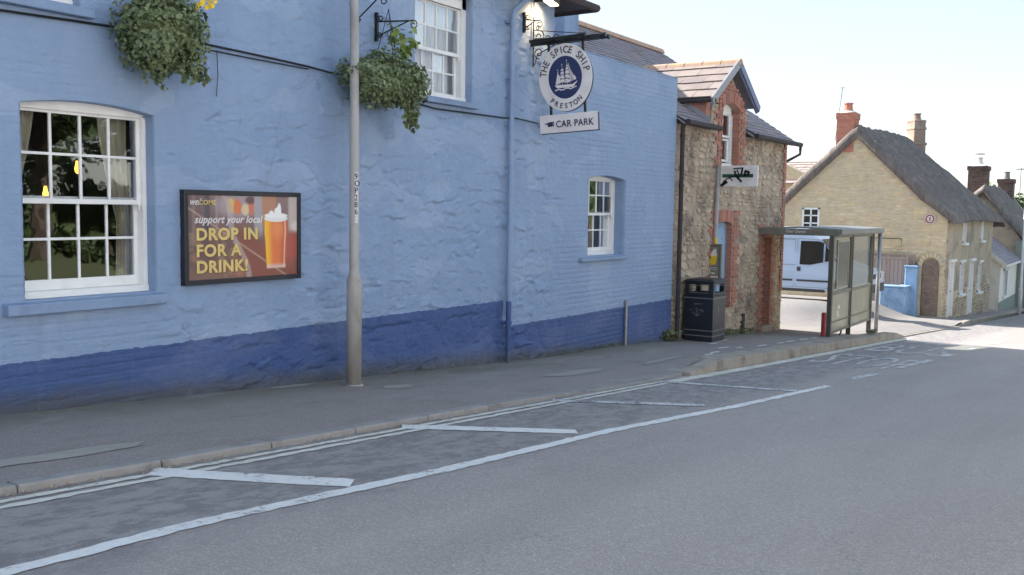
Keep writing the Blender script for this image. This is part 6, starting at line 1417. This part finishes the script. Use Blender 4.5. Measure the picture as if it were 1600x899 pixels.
for a, b in ((.22, .32), (1.75, 1.87)):
    m = MB(); m.box(34.14, 34.26, a, b, -1.9, .10); m.build('gate_post', 'fence', gt)
fn = thing('board_fence', 'paler taller board fence standing behind the wooden gate', 'fence', (34.35, .9, -1.6))
y = .02
while y < 2.4:
    m = MB(); m.box(34.36, 34.39, y, y + .12, -2.0, .16 + rnd.uniform(-.025, .02)); m.build('board', 'fence', fn); y += .13
rp = thing('lamp_column', 'slim white lamp column at the far right in front of the cream cottage', 'lamp post', (46.5, -2.35, G(46.5)))
m = MB(); m.lathe((46.5, -2.35, G(46.5) + .1), [(0, .085), (1.2, .085), (1.25, .062), (5.9, .045)], 14); m.build('column', 'signw', rp, smooth=True)
m = MB(); m.tube([(46.5, -2.35, G(46.5) + 5.95), (46.5, -2.8, G(46.5) + 6.2), (46.5, -3.3, G(46.5) + 6.2)], .03, 8); m.build('arm', 'signw', rp)
# ------------------------------------------------------------------ lit bulbs inside the pub
def pendant(p, ceil, label):
    t = thing('pendant_lamp', label, 'lamp', p)
    m = MB(); m.lathe(p, [(-.05, .006), (-.035, .02), (0, .026), (.03, .018), (.07, .012)], 14); m.build('bulb', 'bulb', t, smooth=True)
    m = MB(); m.lathe((p[0], p[1], p[2] + .07), [(0, .018), (.05, .018)], 8); m.tube([(p[0], p[1], p[2] + .1), (p[0], p[1], ceil)], .004, 5); m.build('flex', 'black', t)
pendant((1.42, 1.2, 1.99), 2.75, 'glowing filament bulb hanging behind the second pane of the large window')
pendant((1.10, 1.2, 1.745), 2.75, 'lower glowing bulb at the left behind the large window')
pendant((11.0, .9, 1.86), 2.65, 'glowing bulb hanging behind the small window')
# ------------------------------------------------------------------ trees: one beyond the houses, a row across the road (mirrored in the windows)
def tree(label, x, y, z, h, r, seed, n=5200, ls=(.10, .2), tr=.35, grp=None):
    t = thing('tree', label, 'tree', (x, y, z), group=grp); r_ = random.Random(seed); m = MB()
    m.tube([(x, y, z - .2), (x + .1, y, z + h * .3), (x - .1, y + .1, z + h * .65)], [tr, tr * .7, tr * .35], 10); blobs = []
    for k in range(13):
        a = r_.uniform(0, 6.28); q = r_.uniform(.3, .85) * r; bz_ = z + h * r_.uniform(.42, .92); b = Vector((x + math.cos(a) * q, y + math.sin(a) * q, bz_)); blobs.append((b, r * r_.uniform(.28, .48)))
        m.tube([(x, y, z + h * r_.uniform(.28, .5)), (x + math.cos(a) * q * .5, y + math.sin(a) * q * .5, bz_ - h * .08), b], [tr * .35, tr * .2, tr * .07], 6)
    m.build('trunk', 'bark', t)
    def f(rr):
        b, br = rr.choice(blobs); d = Vector((rr.gauss(0, 1), rr.gauss(0, 1), rr.gauss(0, 1))).normalized(); return b + d * br * rr.uniform(.5, 1.08), d
    leaves(t, 'crown', None, 0, n, ls[0], ls[1], 'tree', seed, f)
tree('green tree top beyond the second thatched roof', 92, 3.2, G(92), 9.4, 3.2, 61, 5000, (.16, .3))
tree('bushy tree across the road opposite the small window', 39, -17, -2.3, 10.5, 4.6, 62, 14000, (.12, .24))
tree('tall tree across the road opposite the stone house', 17.5, -20, -.2, 9.5, 4.0, 63, 11000, (.12, .26))
tree('spreading tree across the road opposite the sign', 11.5, -19, .2, 8.5, 4.0, 64, 11000, (.12, .26))
tree('tree across the road opposite the van yard', 50, -22, -2.7, 9, 4.6, 67)

# ------------------------------------------------------------------ the other side of the street: unseen white cottages added to bounce sunlight onto the pub
def opp_house(x0, x1, y, h, label):
    g0 = G(x0) + .1; t = thing('bounce_cottage', label, 'cottage', ((x0 + x1) / 2, y, G((x0 + x1) / 2)))
    zt_ = g0 + h; m = MB(); m.box(x0, x1, y - 6, y, G(x1) - .5, zt_); m.build('wall', 'bouncewhite', t)
    m = MB(); m.prism([(x0 - .2, y + .3, zt_ - .1), (x0 - .2, y - 3, zt_ + 2.4), (x0 - .2, y - 6.3, zt_ - .1)], (x1 - x0 + .4, 0, 0)); m.build('roof', 'slate', t)
    n = int((x1 - x0) / 2.6)
    for k in range(n):
        xc = x0 + (k + .5) * (x1 - x0) / n
        for zc in (G(xc) + 1.6, G(xc) + 4.1):
            if zc + .8 > zt_: continue
            m = MB(); m.box(xc - .4, xc + .4, y, y + .05, zc - .55, zc + .55); f = m.build('window', 'white', t)
            m = MB(); m.box(xc - .33, xc + .33, y + .05, y + .06, zc - .48, zc + .48); m.build('pane', 'vanglass', f)
    return t
opp_house(-30, -12, -15, 5.6, 'long unseen white cottage added to bounce sunlight, farthest up the hill')
opp_house(-11, 5.5, -14.5, 5.4, 'unseen white cottage added to bounce sunlight onto the pub')
opp_house(18.5, 29, -14.5, 5.4, 'unseen white cottage added to bounce sunlight, facing the yard')

hg = thing('hedge', 'dense dark hedge along the lawn across the road', 'hedge', (14, -25, G(14)))
m = MB(); m.box(1, 32, -26.2, -24.8, -2, 1.9); m.build('stems', 'bark', hg)
def hf(r_):
    x = r_.uniform(.5, 33); z = G(x) + r_.uniform(0, 3.9) + .5 * math.sin(x * 1.3); return Vector((x, -24.2 - .9 * r_.random() + .3 * math.sin(x * 2 + z * 3), z)), Vector((0, 1, .3))
leaves(hg, 'foliage', None, 0, 12000, .10, .2, 'tree', 77, hf)

# ------------------------------------------------------------------ things of a kind share a group
for kind_, grp_ in (('hanging basket', 'hanging baskets on the pub wall'), ('bracket', 'iron brackets on the pub wall'), ('lamp', 'lit bulbs behind the pub windows'), ('tree', 'trees'), ('aerial', 'television aerials on chimneys')):
    for o in COL.objects:
        if o.get('category') == kind_: o['group'] = grp_
for o in COL.objects:
    if o.name.startswith('bounce_cottage'): o['group'] = 'unseen white cottages added to bounce sunlight'
    elif o.name.startswith('lamp_column'): o['group'] = 'street lamp columns'
